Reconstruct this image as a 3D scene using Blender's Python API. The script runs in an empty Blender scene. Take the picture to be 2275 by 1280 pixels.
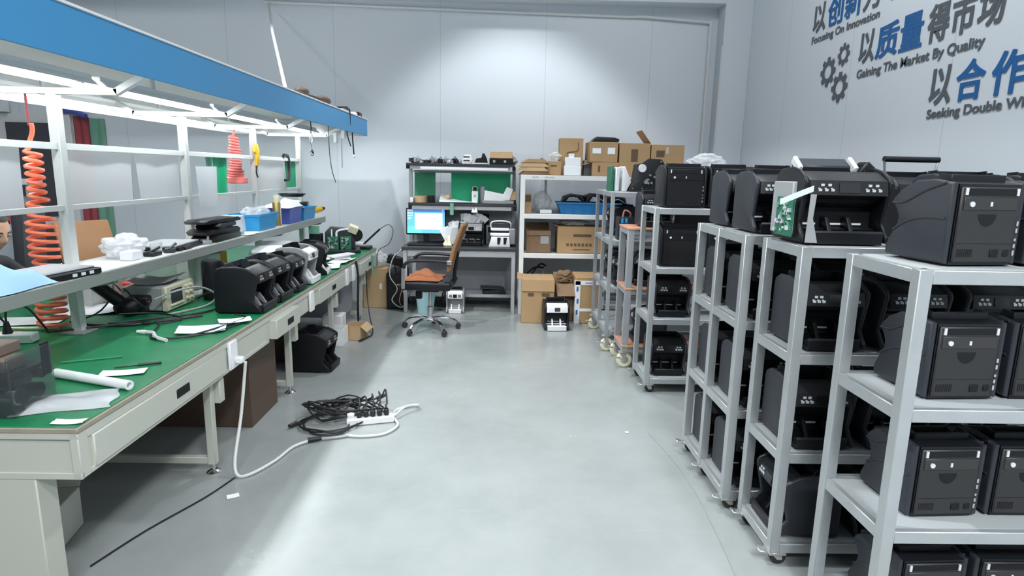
import bpy, bmesh, math, random
from mathutils import Vector, Matrix, Euler, noise as mnoise
from math import pi, sin, cos, radians as rad
R_ = random.Random(7)
sc = bpy.context.scene
COL = sc.collection

# ------------------------------------------------------------------ camera
F_PX, PITCH, ROLL, YAW, EYE = 1360.0, .187, .0204, .02, 1.57
cd = bpy.data.cameras.new('camera'); cam = bpy.data.objects.new('camera', cd); COL.objects.link(cam)
cd.sensor_width = 36; cd.sensor_fit = 'HORIZONTAL'; cd.lens = F_PX / 2275 * 36; cd.clip_start = .05; cd.clip_end = 60
fw = Vector((sin(YAW) * cos(PITCH), cos(YAW) * cos(PITCH), -sin(PITCH)))
rt = Vector((cos(YAW), -sin(YAW), 0)); up = rt.cross(fw)
r2 = rt * cos(ROLL) + up * sin(ROLL); u2 = up * cos(ROLL) - rt * sin(ROLL)
cam.matrix_world = Matrix(((r2.x, u2.x, -fw.x, 0), (r2.y, u2.y, -fw.y, 0), (r2.z, u2.z, -fw.z, EYE), (0, 0, 0, 1)))
sc.camera = cam

# ------------------------------------------------------------------ world, lamps, exposure
w = bpy.data.worlds.new('world'); sc.world = w; w.use_nodes = True
w.node_tree.nodes['Background'].inputs[0].default_value = (.80, .90, 1, 1)
w.node_tree.nodes['Background'].inputs[1].default_value = .05
sc.view_settings.view_transform = 'Standard'; sc.view_settings.look = 'None'
sc.view_settings.gamma = 1; sc.view_settings.use_curve_mapping = False
sc.view_settings.exposure = .0

def area(name, loc, sx, sy, power, color=(.93, .97, 1), rot=(0, 0, 0), spread=pi):
    l = bpy.data.lights.new(name, 'AREA'); l.shape = 'RECTANGLE'; l.size = sx; l.size_y = sy; l.energy = power
    l.color = color; l.spread = spread
    o = bpy.data.objects.new(name, l); COL.objects.link(o); o.location = loc; o.rotation_euler = rot
    return o
def spot(name, loc, power, angle, blend, aim, size=.15, color=(.93, .97, 1)):
    l = bpy.data.lights.new(name, 'SPOT'); l.energy = power; l.spot_size = angle; l.spot_blend = blend
    l.shadow_soft_size = size; l.color = color
    o = bpy.data.objects.new(name, l); COL.objects.link(o); o.location = loc
    o.rotation_euler = (Vector(aim) - Vector(loc)).to_track_quat('-Z', 'Y').to_euler()
    return o
spot('ceiling_lamp_back', (.10, 6.0, 4.7), 315, rad(88), .3, (.10, 6.02, 0), .16)
spot('ceiling_lamp_front', (1.1, -1.0, 4.7), 430, rad(124), .6, (1.0, .2, 0), .2)
spot('ceiling_lamp_left', (-2.1, 2.3, 4.7), 660, rad(112), .4, (-1.8, 2.3, 0), .045)
spot('ceiling_lamp_left', (-2.1, 4.9, 4.7), 330, rad(92), .4, (-1.6, 4.8, 0), .045)
area('fill_light_right', (1.55, 3.2, 4.9), .3, 3.4, 100, spread=rad(180))  # added fill, placed to brighten the right wall
area('fill_light_left', (-4.4, 4.2, 4.9), .3, 3.0, 60, spread=rad(140))  # added fill, lifts the ambient level on the upper left
area('fill_light_behind', (.4, -2.6, 4.6), 3.0, .3, 120, rot=(rad(30), 0, 0), spread=rad(90))  # added fill behind the camera, tilted onto trolley fronts and walls

# ------------------------------------------------------------------ materials
MATS = {}
def M(name, col=(.5, .5, .5), rough=.5, metal=0, emit=None, es=1, noise=0, nscale=20, trans=0, alpha=1, coat=0, spec=.5, bump=0, bscale=60):
    if name in MATS: return MATS[name]
    m = bpy.data.materials.new(name); m.use_nodes = True; nt = m.node_tree; b = nt.nodes['Principled BSDF']
    b.inputs['Base Color'].default_value = (*col, 1); b.inputs['Roughness'].default_value = rough
    b.inputs['Metallic'].default_value = metal; b.inputs['Transmission Weight'].default_value = trans
    b.inputs['Alpha'].default_value = alpha; b.inputs['Coat Weight'].default_value = coat
    b.inputs['Specular IOR Level'].default_value = spec
    if emit: b.inputs['Emission Color'].default_value = (*emit, 1); b.inputs['Emission Strength'].default_value = es
    if noise or bump:
        tc = nt.nodes.new('ShaderNodeTexCoord'); n = nt.nodes.new('ShaderNodeTexNoise')
        n.inputs['Scale'].default_value = nscale; n.inputs['Detail'].default_value = 6
        nt.links.new(tc.outputs['Object'], n.inputs['Vector'])
        if noise:
            mp = nt.nodes.new('ShaderNodeMapRange'); mp.inputs[3].default_value = 1 - noise; mp.inputs[4].default_value = 1 + noise
            mx = nt.nodes.new('ShaderNodeMix'); mx.data_type = 'RGBA'; mx.blend_type = 'MULTIPLY'; mx.inputs[0].default_value = 1
            mx.inputs[6].default_value = (*col, 1)
            cb = nt.nodes.new('ShaderNodeCombineColor')
            nt.links.new(n.outputs['Fac'], mp.inputs[0])
            for i in range(3): nt.links.new(mp.outputs[0], cb.inputs[i])
            nt.links.new(cb.outputs[0], mx.inputs[7]); nt.links.new(mx.outputs[2], b.inputs['Base Color'])
        if bump:
            n2 = nt.nodes.new('ShaderNodeTexNoise'); n2.inputs['Scale'].default_value = bscale; n2.inputs['Detail'].default_value = 4
            nt.links.new(tc.outputs['Object'], n2.inputs['Vector'])
            bp = nt.nodes.new('ShaderNodeBump'); bp.inputs['Strength'].default_value = bump; bp.inputs['Distance'].default_value = .01
            nt.links.new(n2.outputs['Fac'], bp.inputs['Height']); nt.links.new(bp.outputs[0], b.inputs['Normal'])
    MATS[name] = m; return m

def panel_mat(name, col, pitch, phase, axis, rough=.45):
    """sandwich-panel wall: flat sheets with a narrow dark joint every `pitch` metres"""
    m = bpy.data.materials.new(name); m.use_nodes = True; nt = m.node_tree; b = nt.nodes['Principled BSDF']; MATS[name] = m
    tc = nt.nodes.new('ShaderNodeTexCoord'); sp = nt.nodes.new('ShaderNodeSeparateXYZ'); nt.links.new(tc.outputs['Object'], sp.inputs[0])
    def mth(op, a, v):
        n = nt.nodes.new('ShaderNodeMath'); n.operation = op; nt.links.new(a, n.inputs[0]); n.inputs[1].default_value = v; return n.outputs[0]
    a = mth('ADD', sp.outputs[axis], phase); a = mth('FLOORED_MODULO', a, pitch); a = mth('LESS_THAN', a, .008)
    mx = nt.nodes.new('ShaderNodeMix'); mx.data_type = 'RGBA'; nt.links.new(a, mx.inputs[0])
    mx.inputs[6].default_value = (*col, 1); mx.inputs[7].default_value = (*[c * .82 for c in col], 1)
    nt.links.new(mx.outputs[2], b.inputs['Base Color']); b.inputs['Roughness'].default_value = rough
    n2 = nt.nodes.new('ShaderNodeTexNoise'); n2.inputs['Scale'].default_value = 1.3
    nt.links.new(tc.outputs['Object'], n2.inputs['Vector'])
    bp = nt.nodes.new('ShaderNodeBump'); bp.inputs['Strength'].default_value = .08; bp.inputs['Distance'].default_value = .05
    nt.links.new(n2.outputs['Fac'], bp.inputs['Height']); nt.links.new(bp.outputs[0], b.inputs['Normal'])
    return m
panel_mat('wall_panel_back', (.70, .75, .80), 1.21, 1.938 + .004, 0)
panel_mat('wall_panel_right', (.80, .85, .90), 1.15, -5.05, 1)

def floor_mat():
    m = bpy.data.materials.new('floor_epoxy'); m.use_nodes = True; nt = m.node_tree; b = nt.nodes['Principled BSDF']
    tc = nt.nodes.new('ShaderNodeTexCoord')
    n = nt.nodes.new('ShaderNodeTexNoise'); n.inputs['Scale'].default_value = 1.6; n.inputs['Detail'].default_value = 8; n.inputs['Roughness'].default_value = .65
    nt.links.new(tc.outputs['Object'], n.inputs['Vector'])
    cr = nt.nodes.new('ShaderNodeValToRGB'); cr.color_ramp.elements[0].position = .3; cr.color_ramp.elements[1].position = .75
    cr.color_ramp.elements[0].color = (.262, .285, .28, 1); cr.color_ramp.elements[1].color = (.335, .357, .352, 1)
    nt.links.new(n.outputs['Fac'], cr.inputs[0])
    # fine pale streaks with a shape of their own
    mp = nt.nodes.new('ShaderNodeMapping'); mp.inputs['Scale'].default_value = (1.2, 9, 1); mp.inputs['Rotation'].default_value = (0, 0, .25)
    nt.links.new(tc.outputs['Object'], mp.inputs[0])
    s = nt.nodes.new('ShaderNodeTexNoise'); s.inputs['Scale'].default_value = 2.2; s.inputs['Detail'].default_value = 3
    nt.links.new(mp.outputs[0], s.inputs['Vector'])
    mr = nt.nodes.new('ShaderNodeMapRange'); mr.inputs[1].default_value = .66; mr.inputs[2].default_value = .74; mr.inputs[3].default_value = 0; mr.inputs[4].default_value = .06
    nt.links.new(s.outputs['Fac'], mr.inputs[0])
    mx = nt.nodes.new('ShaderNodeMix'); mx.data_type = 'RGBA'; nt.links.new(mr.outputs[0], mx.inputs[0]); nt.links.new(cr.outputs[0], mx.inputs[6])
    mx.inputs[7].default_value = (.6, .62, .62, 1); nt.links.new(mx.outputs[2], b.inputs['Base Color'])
    rr = nt.nodes.new('ShaderNodeMapRange'); rr.inputs[3].default_value = .15; rr.inputs[4].default_value = .34
    nt.links.new(n.outputs['Fac'], rr.inputs[0]); nt.links.new(rr.outputs[0], b.inputs['Roughness'])
    MATS['floor_epoxy'] = m
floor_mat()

def mixed(name, col, opac, rough=.4):
    """hazy plastic sheet: part clear, part milky"""
    m = bpy.data.materials.new(name); m.use_nodes = True; nt = m.node_tree; b = nt.nodes['Principled BSDF']; MATS[name] = m
    b.inputs['Base Color'].default_value = (*col, 1); b.inputs['Roughness'].default_value = rough
    t = nt.nodes.new('ShaderNodeBsdfTransparent'); tl = nt.nodes.new('ShaderNodeBsdfTranslucent'); tl.inputs[0].default_value = (*col, 1)
    m1 = nt.nodes.new('ShaderNodeMixShader'); m1.inputs[0].default_value = .35; nt.links.new(b.outputs[0], m1.inputs[1]); nt.links.new(tl.outputs[0], m1.inputs[2])
    m2 = nt.nodes.new('ShaderNodeMixShader'); m2.inputs[0].default_value = opac; nt.links.new(t.outputs[0], m2.inputs[1]); nt.links.new(m1.outputs[0], m2.inputs[2])
    nt.links.new(m2.outputs[0], nt.nodes['Material Output'].inputs['Surface'])
    return m
mixed('frosted_sheet', (.74, .75, .77), .72); mixed('clear_bag', (.86, .88, .9), .5, .2); mixed('smoky_acrylic', (.10, .12, .13), .40, .12)
mixed('clear_bag_dense', (.85, .87, .9), .72, .2)

M('black', (.007, .008, .0105), .42, spec=.35); M('black_matt', (.006, .0065, .008), .6, spec=.3); M('side_grey', (.027, .030, .038), .45, spec=.4)
M('panel_dark', (.015, .016, .018), .35, spec=.35); M('back_brown', (.024, .0235, .025), .5, spec=.4); M('key_white', (.62, .65, .68), .5)
M('screen_dark', (.012, .013, .015), .15); M('strip_white', (.72, .75, .78), .4); M('cream_roller', (.62, .62, .42), .6)
M('steel', (.62, .63, .64), .3, .9); M('brass_plate', (.045, .043, .042), .35, .4); M('chrome', (.75, .76, .78), .12, 1)
M('trolley_paint', (.45, .475, .485), .34, .45, noise=.12, nscale=9); M('trolley_old', (.33, .35, .37), .45, .25, noise=.15, nscale=9)
M('shelf_sheet', (.42, .45, .46), .5, .1); M('copper_board', (.55, .27, .19), .45, noise=.35, nscale=40); M('wood_edge', (.50, .30, .12), .55)
M('rubber', (.02, .02, .02), .7); M('cream_wheel', (.74, .70, .50), .5); M('caster_metal', (.45, .45, .43), .4, .6)
M('blue_fascia', (.045, .25, .50), .45); M('white_paint', (.74, .75, .75), .4); M('white_plastic', (.80, .81, .82), .4)
M('cream_paint', (.50, .51, .45), .45, noise=.07, nscale=3); M('green_mat', (.010, .19, .075), .33, noise=.3, nscale=7)
M('wood_trim', (.30, .27, .21), .6, noise=.3, nscale=14); M('post_grey', (.62, .63, .62), .4); M('shelf_grey', (.27, .29, .27), .45)
M('paper', (.84, .87, .89), .7); M('paper_cool', (.72, .80, .84), .7); M('carton', (.42, .27, .135), .75, noise=.12, nscale=6, bump=.1)
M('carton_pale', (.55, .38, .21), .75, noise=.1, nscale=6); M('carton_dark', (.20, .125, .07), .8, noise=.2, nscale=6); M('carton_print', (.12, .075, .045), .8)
M('tape_tan', (.50, .36, .21), .35); M('orange_coil', (.95, .16, .07), .4); M('pink_coil', (.85, .22, .20), .4)
M('blue_bin', (.02, .32, .68), .4); M('navy_bin', (.075, .11, .45), .4); M('blue_bin_dark', (.015, .17, .42), .45)
M('light_blue', (.36, .58, .86), .7); M('green_sheet', (.0, .36, .16), .5); M('green_dull', (.02, .22, .11), .5); M('green_pale', (.16, .36, .26), .6)
M('red_banner', (.33, .055, .07), .6); M('dark_glass', (.055, .055, .065), .15); M('brown_mesh', (.23, .115, .05), .7, noise=.15, nscale=200)
M('orange_cloth', (.27, .09, .035), .85, bump=.5, bscale=30); M('aqua_bin', (.36, .58, .62), .4)
M('scope_beige', (.60, .56, .44), .5); M('pcb_green', (.02, .16, .09), .4, noise=.6, nscale=90); M('brass', (.45, .33, .12), .3, .8)
M('yellow', (.80, .48, .02), .5); M('red', (.55, .03, .03), .45); M('desk_grey', (.42, .43, .45), .4, .2); M('desk_top', (.035, .038, .042), .4)
M('modesty_grey', (.33, .345, .38), .5); M('shelf_white', (.76, .77, .76), .4); M('cord_white', (.62, .64, .62), .5); M('cord_black', (.012, .012, .014), .5)
M('foam_brown', (.17, .125, .10), .8, noise=.2, nscale=30); M('grey_mech', (.30, .31, .32), .4, .3, noise=.3, nscale=50); M('skin', (.58, .36, .25), .55)
M('jacket', (.012, .013, .019), .8); M('hair', (.012, .011, .011), .5); M('trousers', (.02, .022, .03), .8); M('sign_grey', (.115, .13, .145), .6); M('sign_blue', (.012, .13, .38), .55)
M('tube_glow', (1, 1, 1), .5, emit=(.95, 1, 1), es=38); M('led_bar', (.8, .82, .84), .4); M('screen_blue', (.1, .4, .8), .3, emit=(.16, .50, .92), es=.9)
M('screen_white', (.8, .9, 1), .3, emit=(.85, .95, 1), es=1.0); M('screen_cyan', (.1, .6, .8), .3, emit=(.20, .75, .90), es=.9); M('screen_navy', (.1, .2, .5), .3, emit=(.10, .22, .58), es=.8)
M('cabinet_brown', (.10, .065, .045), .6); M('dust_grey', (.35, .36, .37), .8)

# ------------------------------------------------------------------ mesh building
class MB:
    def __init__(s): s.bm = bmesh.new()
    def _merge(s, b, mat=None):
        if mat is not None: b.transform(mat)
        me = bpy.data.meshes.new('tmp'); b.to_mesh(me); b.free(); s.bm.from_mesh(me); bpy.data.meshes.remove(me); return s
    def box(s, x0, x1, y0, y1, z0, z1, bev=0, rot=None, taper=None, seg=1):
        b = bmesh.new(); bmesh.ops.create_cube(b, size=1)
        c = Vector(((x0 + x1) / 2, (y0 + y1) / 2, (z0 + z1) / 2))
        for v in b.verts:
            k = 1 if taper is None or v.co.z > 0 else taper
            v.co = Vector((v.co.x * (x1 - x0) * k, v.co.y * (y1 - y0) * k, v.co.z * (z1 - z0)))
        if bev: bmesh.ops.bevel(b, geom=b.edges[:], offset=bev, segments=seg, affect='EDGES', profile=.5)
        m = Matrix.Translation(c)
        if rot: m = m @ Euler(rot).to_matrix().to_4x4()
        return s._merge(b, m)
    def bar(s, p, q, wdt, hgt, bev=0):
        p, q = Vector(p), Vector(q); d = q - p; L = d.length
        b = bmesh.new(); bmesh.ops.create_cube(b, size=1)
        for v in b.verts: v.co = Vector((v.co.x * wdt, v.co.y * hgt, v.co.z * L))
        if bev: bmesh.ops.bevel(b, geom=b.edges[:], offset=bev, segments=1, affect='EDGES')
        z = d.normalized(); ref = Vector((0, 0, 1)) if abs(z.z) < .95 else Vector((0, 1, 0))
        x = ref.cross(z).normalized(); y = z.cross(x)
        m = Matrix(((x.x, y.x, z.x, 0), (x.y, y.y, z.y, 0), (x.z, y.z, z.z, 0), (0, 0, 0, 1)))
        return s._merge(b, Matrix.Translation((p + q) / 2) @ m)
    def cyl(s, p, q, r, n=16, r2=None):
        p, q = Vector(p), Vector(q); d = q - p
        b = bmesh.new(); bmesh.ops.create_cone(b, cap_ends=True, segments=n, radius1=r, radius2=r if r2 is None else r2, depth=d.length)
        return s._merge(b, Matrix.Translation((p + q) / 2) @ d.to_track_quat('Z', 'Y').to_matrix().to_4x4())
    def ball(s, c, rx, ry=None, rz=None, n=12, noise=0, seed=1):
        b = bmesh.new(); bmesh.ops.create_icosphere(b, subdivisions=5 if noise else 3 if n > 12 else 2, radius=1); off = Vector((seed * 1.7, seed * .9, seed * .3))
        for v in b.verts:
            k = 1
            if noise:
                q = v.co * 1.25 + off; k = 1 + noise * (2.3 * abs(mnoise.noise(q)) - .5 + 1.0 * abs(mnoise.noise(q * 2.3)) - .25)
            v.co = Vector((v.co.x * rx * k, v.co.y * (ry or rx) * k, v.co.z * (rz or rx) * k))
            if noise: v.co.z = max(v.co.z, .001 - c[2])
        return s._merge(b, Matrix.Translation(c))
    def tube(s, pts, r, n=6, smooth=True, closed=False, taper=None):
        P = [Vector(p) for p in pts]
        if smooth and len(P) > 2:
            Q = []
            N = len(P)
            for i in range(N if closed else N - 1):
                g = lambda k: P[k % N] if closed else P[max(0, min(N - 1, k))]
                a, b_, c, d = g(i - 1), g(i), g(i + 1), g(i + 2)
                for t in (0, .25, .5, .75):
                    Q.append(.5 * ((2 * b_) + (c - a) * t + (2 * a - 5 * b_ + 4 * c - d) * t * t + (3 * b_ - a - 3 * c + d) * t ** 3))
            if not closed: Q.append(P[-1])
            P = Q
        bm = s.bm; rings = []; prev = None; N = len(P)
        for i, p in enumerate(P):
            if closed: t = (P[(i + 1) % N] - P[i - 1])
            else: t = P[min(i + 1, N - 1)] - P[max(i - 1, 0)]
            t = t.normalized() if t.length > 1e-9 else Vector((0, 0, 1))
            if prev is None:
                ref = Vector((0, 0, 1)) if abs(t.z) < .9 else Vector((1, 0, 0)); x = ref.cross(t).normalized()
            else:
                x = prev - t * prev.dot(t); x = x.normalized() if x.length > 1e-6 else Vector((1, 0, 0)).cross(t).normalized()
            prev = x; y = t.cross(x); k = r if taper is None else r * (1 + (taper - 1) * i / (N - 1))
            rings.append([bm.verts.new(p + (x * cos(2 * pi * j / n) + y * sin(2 * pi * j / n)) * k) for j in range(n)])
        for i in range(N if closed else N - 1):
            a, b = rings[i], rings[(i + 1) % N]
            for j in range(n): bm.faces.new((a[j], a[(j + 1) % n], b[(j + 1) % n], b[j]))
        if not closed: bm.faces.new(rings[0][::-1]); bm.faces.new(rings[-1])
        return s
    def prism(s, prof, a0, a1, axis='x', bev=0, seg=2):
        """extrude a 2-D outline; axis x: (y,z)  y: (x,z)  z: (x,y)"""
        b = bmesh.new()
        f = {'x': lambda p, a: (a, p[0], p[1]), 'y': lambda p, a: (p[0], a, p[1]), 'z': lambda p, a: (p[0], p[1], a)}[axis]
        lo = [b.verts.new(f(p, a0)) for p in prof]; hi = [b.verts.new(f(p, a1)) for p in prof]; n = len(prof)
        b.faces.new(lo); b.faces.new(hi[::-1])
        for i in range(n): b.faces.new((lo[i], hi[i], hi[(i + 1) % n], lo[(i + 1) % n]))
        bmesh.ops.recalc_face_normals(b, faces=b.faces[:])
        if bev:
            e = [e for e in b.edges if len({round(f_.normal.dot(Vector((1, 0, 0)) if axis == 'x' else Vector((0, 1, 0)) if axis == 'y' else Vector((0, 0, 1))), 1) for f_ in e.link_faces}) > 1]
            bmesh.ops.bevel(b, geom=e, offset=bev, segments=seg, affect='EDGES', profile=.5)
        return s._merge(b)
    def lathe(s, prof, c=(0, 0, 0), n=24, axis='z'):
        bm = s.bm; rings = []
        for r, z in prof:
            if axis == 'z': rings.append([bm.verts.new((c[0] + r * cos(2 * pi * j / n), c[1] + r * sin(2 * pi * j / n), c[2] + z)) for j in range(n)])
            elif axis == 'x': rings.append([bm.verts.new((c[0] + z, c[1] + r * cos(2 * pi * j / n), c[2] + r * sin(2 * pi * j / n))) for j in range(n)])
            else: rings.append([bm.verts.new((c[0] + r * sin(2 * pi * j / n), c[1] + z, c[2] + r * cos(2 * pi * j / n))) for j in range(n)])
        for a, b in zip(rings, rings[1:]):
            for j in range(n): bm.faces.new((a[j], a[(j + 1) % n], b[(j + 1) % n], b[j]))
        bm.faces.new(rings[0][::-1]); bm.faces.new(rings[-1]); return s
    def sheet(s, fn, nu, nv, th=.002):
        b = bmesh.new(); g = [[b.verts.new(fn(i / nu, j / nv)) for j in range(nv + 1)] for i in range(nu + 1)]
        for i in range(nu):
            for j in range(nv): b.faces.new((g[i][j], g[i + 1][j], g[i + 1][j + 1], g[i][j + 1]))
        bmesh.ops.recalc_face_normals(b, faces=b.faces[:])
        bmesh.ops.solidify(b, geom=b.faces[:], thickness=th)
        return s._merge(b)
    def build(s, name, mat, parent=None, loc=None, rz=None):
        bm = s.bm; bmesh.ops.recalc_face_normals(bm, faces=bm.faces[:])
        for f in bm.faces: f.smooth = True
        for e in bm.edges:
            if len(e.link_faces) == 2 and e.calc_face_angle(0) > rad(38): e.smooth = False
        me = bpy.data.meshes.new(name); bm.to_mesh(me); bm.free()
        me.materials.append(MATS[mat]); o = bpy.data.objects.new(name, me); COL.objects.link(o)
        if parent: o.parent = parent
        if loc is not None: o.location = loc
        if rz is not None: o.rotation_euler = (0, 0, rz)
        return o

def tag(o, label=None, cat=None, group=None, kind=None):
    if label: o['label'] = label
    if cat: o['category'] = cat
    if group: o['group'] = group
    if kind: o['kind'] = kind
    return o
def thing(name, label, cat, loc=(0, 0, 0), rz=0, group=None):
    o = bpy.data.objects.new(name, None); COL.objects.link(o); o.location = loc; o.rotation_euler = (0, 0, rz); o.empty_display_size = .1
    return tag(o, label, cat, group)
def struct(o): o['kind'] = 'structure'; return o
KIDS = {}
def dup(root, loc, rz, label, group=None):
    r = root.copy(); COL.objects.link(r); r.location = loc; r.rotation_euler = (0, 0, rz); r['label'] = label
    if group: r['group'] = group
    for ch in list(root.children):
        c = ch.copy(); COL.objects.link(c); c.parent = r
        for g in list(ch.children):
            d = g.copy(); COL.objects.link(d); d.parent = c
    return r
def B(*a, **k): return MB().box(*a, **k)

# ------------------------------------------------------------------ the room
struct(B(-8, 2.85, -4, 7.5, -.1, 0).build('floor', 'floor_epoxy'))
struct(B(-8, 2.85, 7.4, 7.5, 0, 5.3).build('wall_back', 'wall_panel_back'))
struct(B(2.75, 2.85, -4, 7.4, 0, 5.3).build('wall_right', 'wall_panel_right'))
struct(B(-8.1, -8, -4, 7.5, 0, 5.3).build('wall_left', 'wall_panel_right'))
M('ceiling_sheet', (.22, .23, .24), .7)
struct(B(-8.1, 2.85, -4, 7.5, 5.3, 5.4).build('ceiling', 'ceiling_sheet'))
M('pilaster_paint', (.70, .75, .80), .5)
struct(B(2.44, 2.75, 7.17, 7.4, 0, 5.3, .004).build('trim_1', 'pilaster_paint'))
struct(B(-8, 2.44, 7.17, 7.4, 3.44, 5.3, .004).build('trim_2', 'pilaster_paint'))
cp = MB()
cp.tube([(-2.7, 7.375, 3.39), (-1.5, 7.375, 3.37), (0, 7.375, 3.345), (1.45, 7.375, 3.325)], .014, 8)
cp.tube([(1.45, 7.375, 3.325), (1.6, 7.37, 3.33), (2.35, 7.37, 3.285)], .016, 8)
cp.tube([(2.352, 7.37, 3.30), (2.352, 7.37, .02)], .02, 8, smooth=False)
cp.tube([(2.43, 7.16, 3.0), (2.425, 7.16, .02)], .008, 6, smooth=False)
tag(cp.build('wall_conduit', 'white_paint'), 'white cable conduit along the top and down the corner of the back wall', 'conduit')
tag(MB().tube([(-2.63, 7.34, 3.35), (-2.2, 6.2, 2.83), (-1.62, 4.80, 2.115)], .014, 8, smooth=False).build('drop_cable', 'white_paint'),
    'thin white conduit sloping from the back wall down onto the blue canopy', 'conduit')

# slogans on the right-hand wall ------------------------------------------------
WX = 2.747
def lettering(parent, name, txt, y_left, z_base, width, height, mat, off=.0, bold=0):
    c = bpy.data.curves.new(name, 'FONT'); c.body = txt; c.size = 1; c.extrude = 0; c.offset = off
    o = bpy.data.objects.new(name, c); COL.objects.link(o)
    bpy.context.view_layer.update(); dg = bpy.context.evaluated_depsgraph_get()
    me = bpy.data.meshes.new_from_object(o.evaluated_get(dg)); bpy.data.objects.remove(o); bpy.data.curves.remove(c)
    xs = [v.co.x for v in me.vertices]; ys = [v.co.y for v in me.vertices]
    if height[0] == 'box': y0, sy = min(ys), height[1] / (max(ys) - min(ys))
    else: y0, sy = 0, height[1] / .73
    sx = width / (max(xs) - min(xs)); x0 = min(xs)
    for v in me.vertices:
        v.co = Vector((0, -(v.co.x - x0) * sx, (v.co.y - y0) * sy))
    bm = bmesh.new(); bm.from_mesh(me)
    if bold:   # heavier strokes
        src = bm.faces[:]
        for k, (dx, dz) in enumerate(((1, .6), (-1, .6), (1, -.6), (-1, -.6))):
            d = bmesh.ops.duplicate(bm, geom=src)
            for q_ in d['geom']:
                if isinstance(q_, bmesh.types.BMVert): q_.co += Vector((-.00004 * (k + 1), dx * bold * .25, dz * bold * .25))
    r = bmesh.ops.extrude_face_region(bm, geom=bm.faces[:])
    for g in r['geom']:
        if isinstance(g, bmesh.types.BMVert): g.co.x -= .001
    bmesh.ops.recalc_face_normals(bm, faces=bm.faces[:]); bm.to_mesh(me); bm.free()
    me.materials.clear(); me.materials.append(MATS[mat]); me.name = name
    for p_ in me.polygons: p_.use_smooth = False
    o = bpy.data.objects.new(name, me); COL.objects.link(o); o.parent = parent
    o.location = Vector((WX, y_left, z_base)) - parent.location
    return o
def slogan(label, zc, hc, chars, cap):
    t = thing('wall_slogan', label, 'wall lettering', (WX, chars[0][1], zc), 0, 'slogans on the wall')
    for ch, y, wd, mat in chars:
        lettering(t, 'blue_character' if mat == 'sign_blue' else 'grey_character', ch, y, zc, wd, ('box', hc), mat, .010, .018)
    lettering(t, 'english_caption', cap[0], cap[1], cap[2], cap[3], ('cap', cap[4]), 'sign_grey', .006, .008)
g, b_ = 'sign_grey', 'sign_blue'
slogan('uppermost wall slogan in grey and blue reading Focusing On Innovation', 2.828, .235, [('以', 5.74, .21, g), ('创', 5.495, .235, b_), ('新', 5.226, .235, b_), ('为', 4.965, .21, g), ('动', 4.72, .21, g), ('力', 4.47, .2, g)], ('Focusing On Innovation', 5.735, 2.742, 1.0, .062))
slogan('middle wall slogan in grey and blue reading Gaining The Market By Quality', 2.441, .232, [('以', 4.945, .195, g), ('质', 4.728, .25, b_), ('量', 4.452, .232, b_), ('得', 4.17, .19, g), ('市', 3.955, .19, g), ('场', 3.738, .19, g)], ('Gaining The Market By Quality', 4.942, 2.338, 1.285, .064))
slogan('lowest wall slogan in grey and blue reading Seeking Double Win', 2.044, .232, [('以', 4.065, .19, g), ('合', 3.836, .222, b_), ('作', 3.56, .235, b_), ('求', 3.28, .2, g), ('双', 3.05, .2, g), ('赢', 2.82, .2, g)], ('Seeking Double Win', 4.063, 1.964, .80, .058))
def gear(y, z, r, label):
    b = bmesh.new(); pts = []
    for k in range(8):
        a = 2 * pi * k / 8
        for da, rr in ((-.26, .76), (-.16, 1), (.16, 1), (.26, .76)): pts.append((a + da, rr * r))
    n = len(pts); ri = .47 * r
    o1 = [b.verts.new((0, -q * cos(a), q * sin(a))) for a, q in pts]; i1 = [b.verts.new((0, -ri * cos(a), ri * sin(a))) for a, q in pts]
    o2 = [b.verts.new((-.003, v.co.y, v.co.z)) for v in o1]; i2 = [b.verts.new((-.003, v.co.y, v.co.z)) for v in i1]
    for k in range(n):
        j = (k + 1) % n
        b.faces.new((o1[k], o1[j], i1[j], i1[k])); b.faces.new((o2[k], i2[k], i2[j], o2[j]))
        b.faces.new((o1[k], o2[k], o2[j], o1[j])); b.faces.new((i1[k], i1[j], i2[j], i2[k]))
    m = MB(); m._merge(b)
    tag(m.build('gear_emblem', 'sign_grey', None, (WX, y, z)), label, 'wall emblem', 'gear emblems on the wall')
gear(5.169, 2.559, .089, 'smallest and uppermost of the three grey gear emblems on the wall')
gear(5.392, 2.458, .121, 'grey gear emblem on the wall farthest from the slogans')
gear(5.183, 2.306, .122, 'lowest of the three grey gear emblems on the wall')

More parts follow.
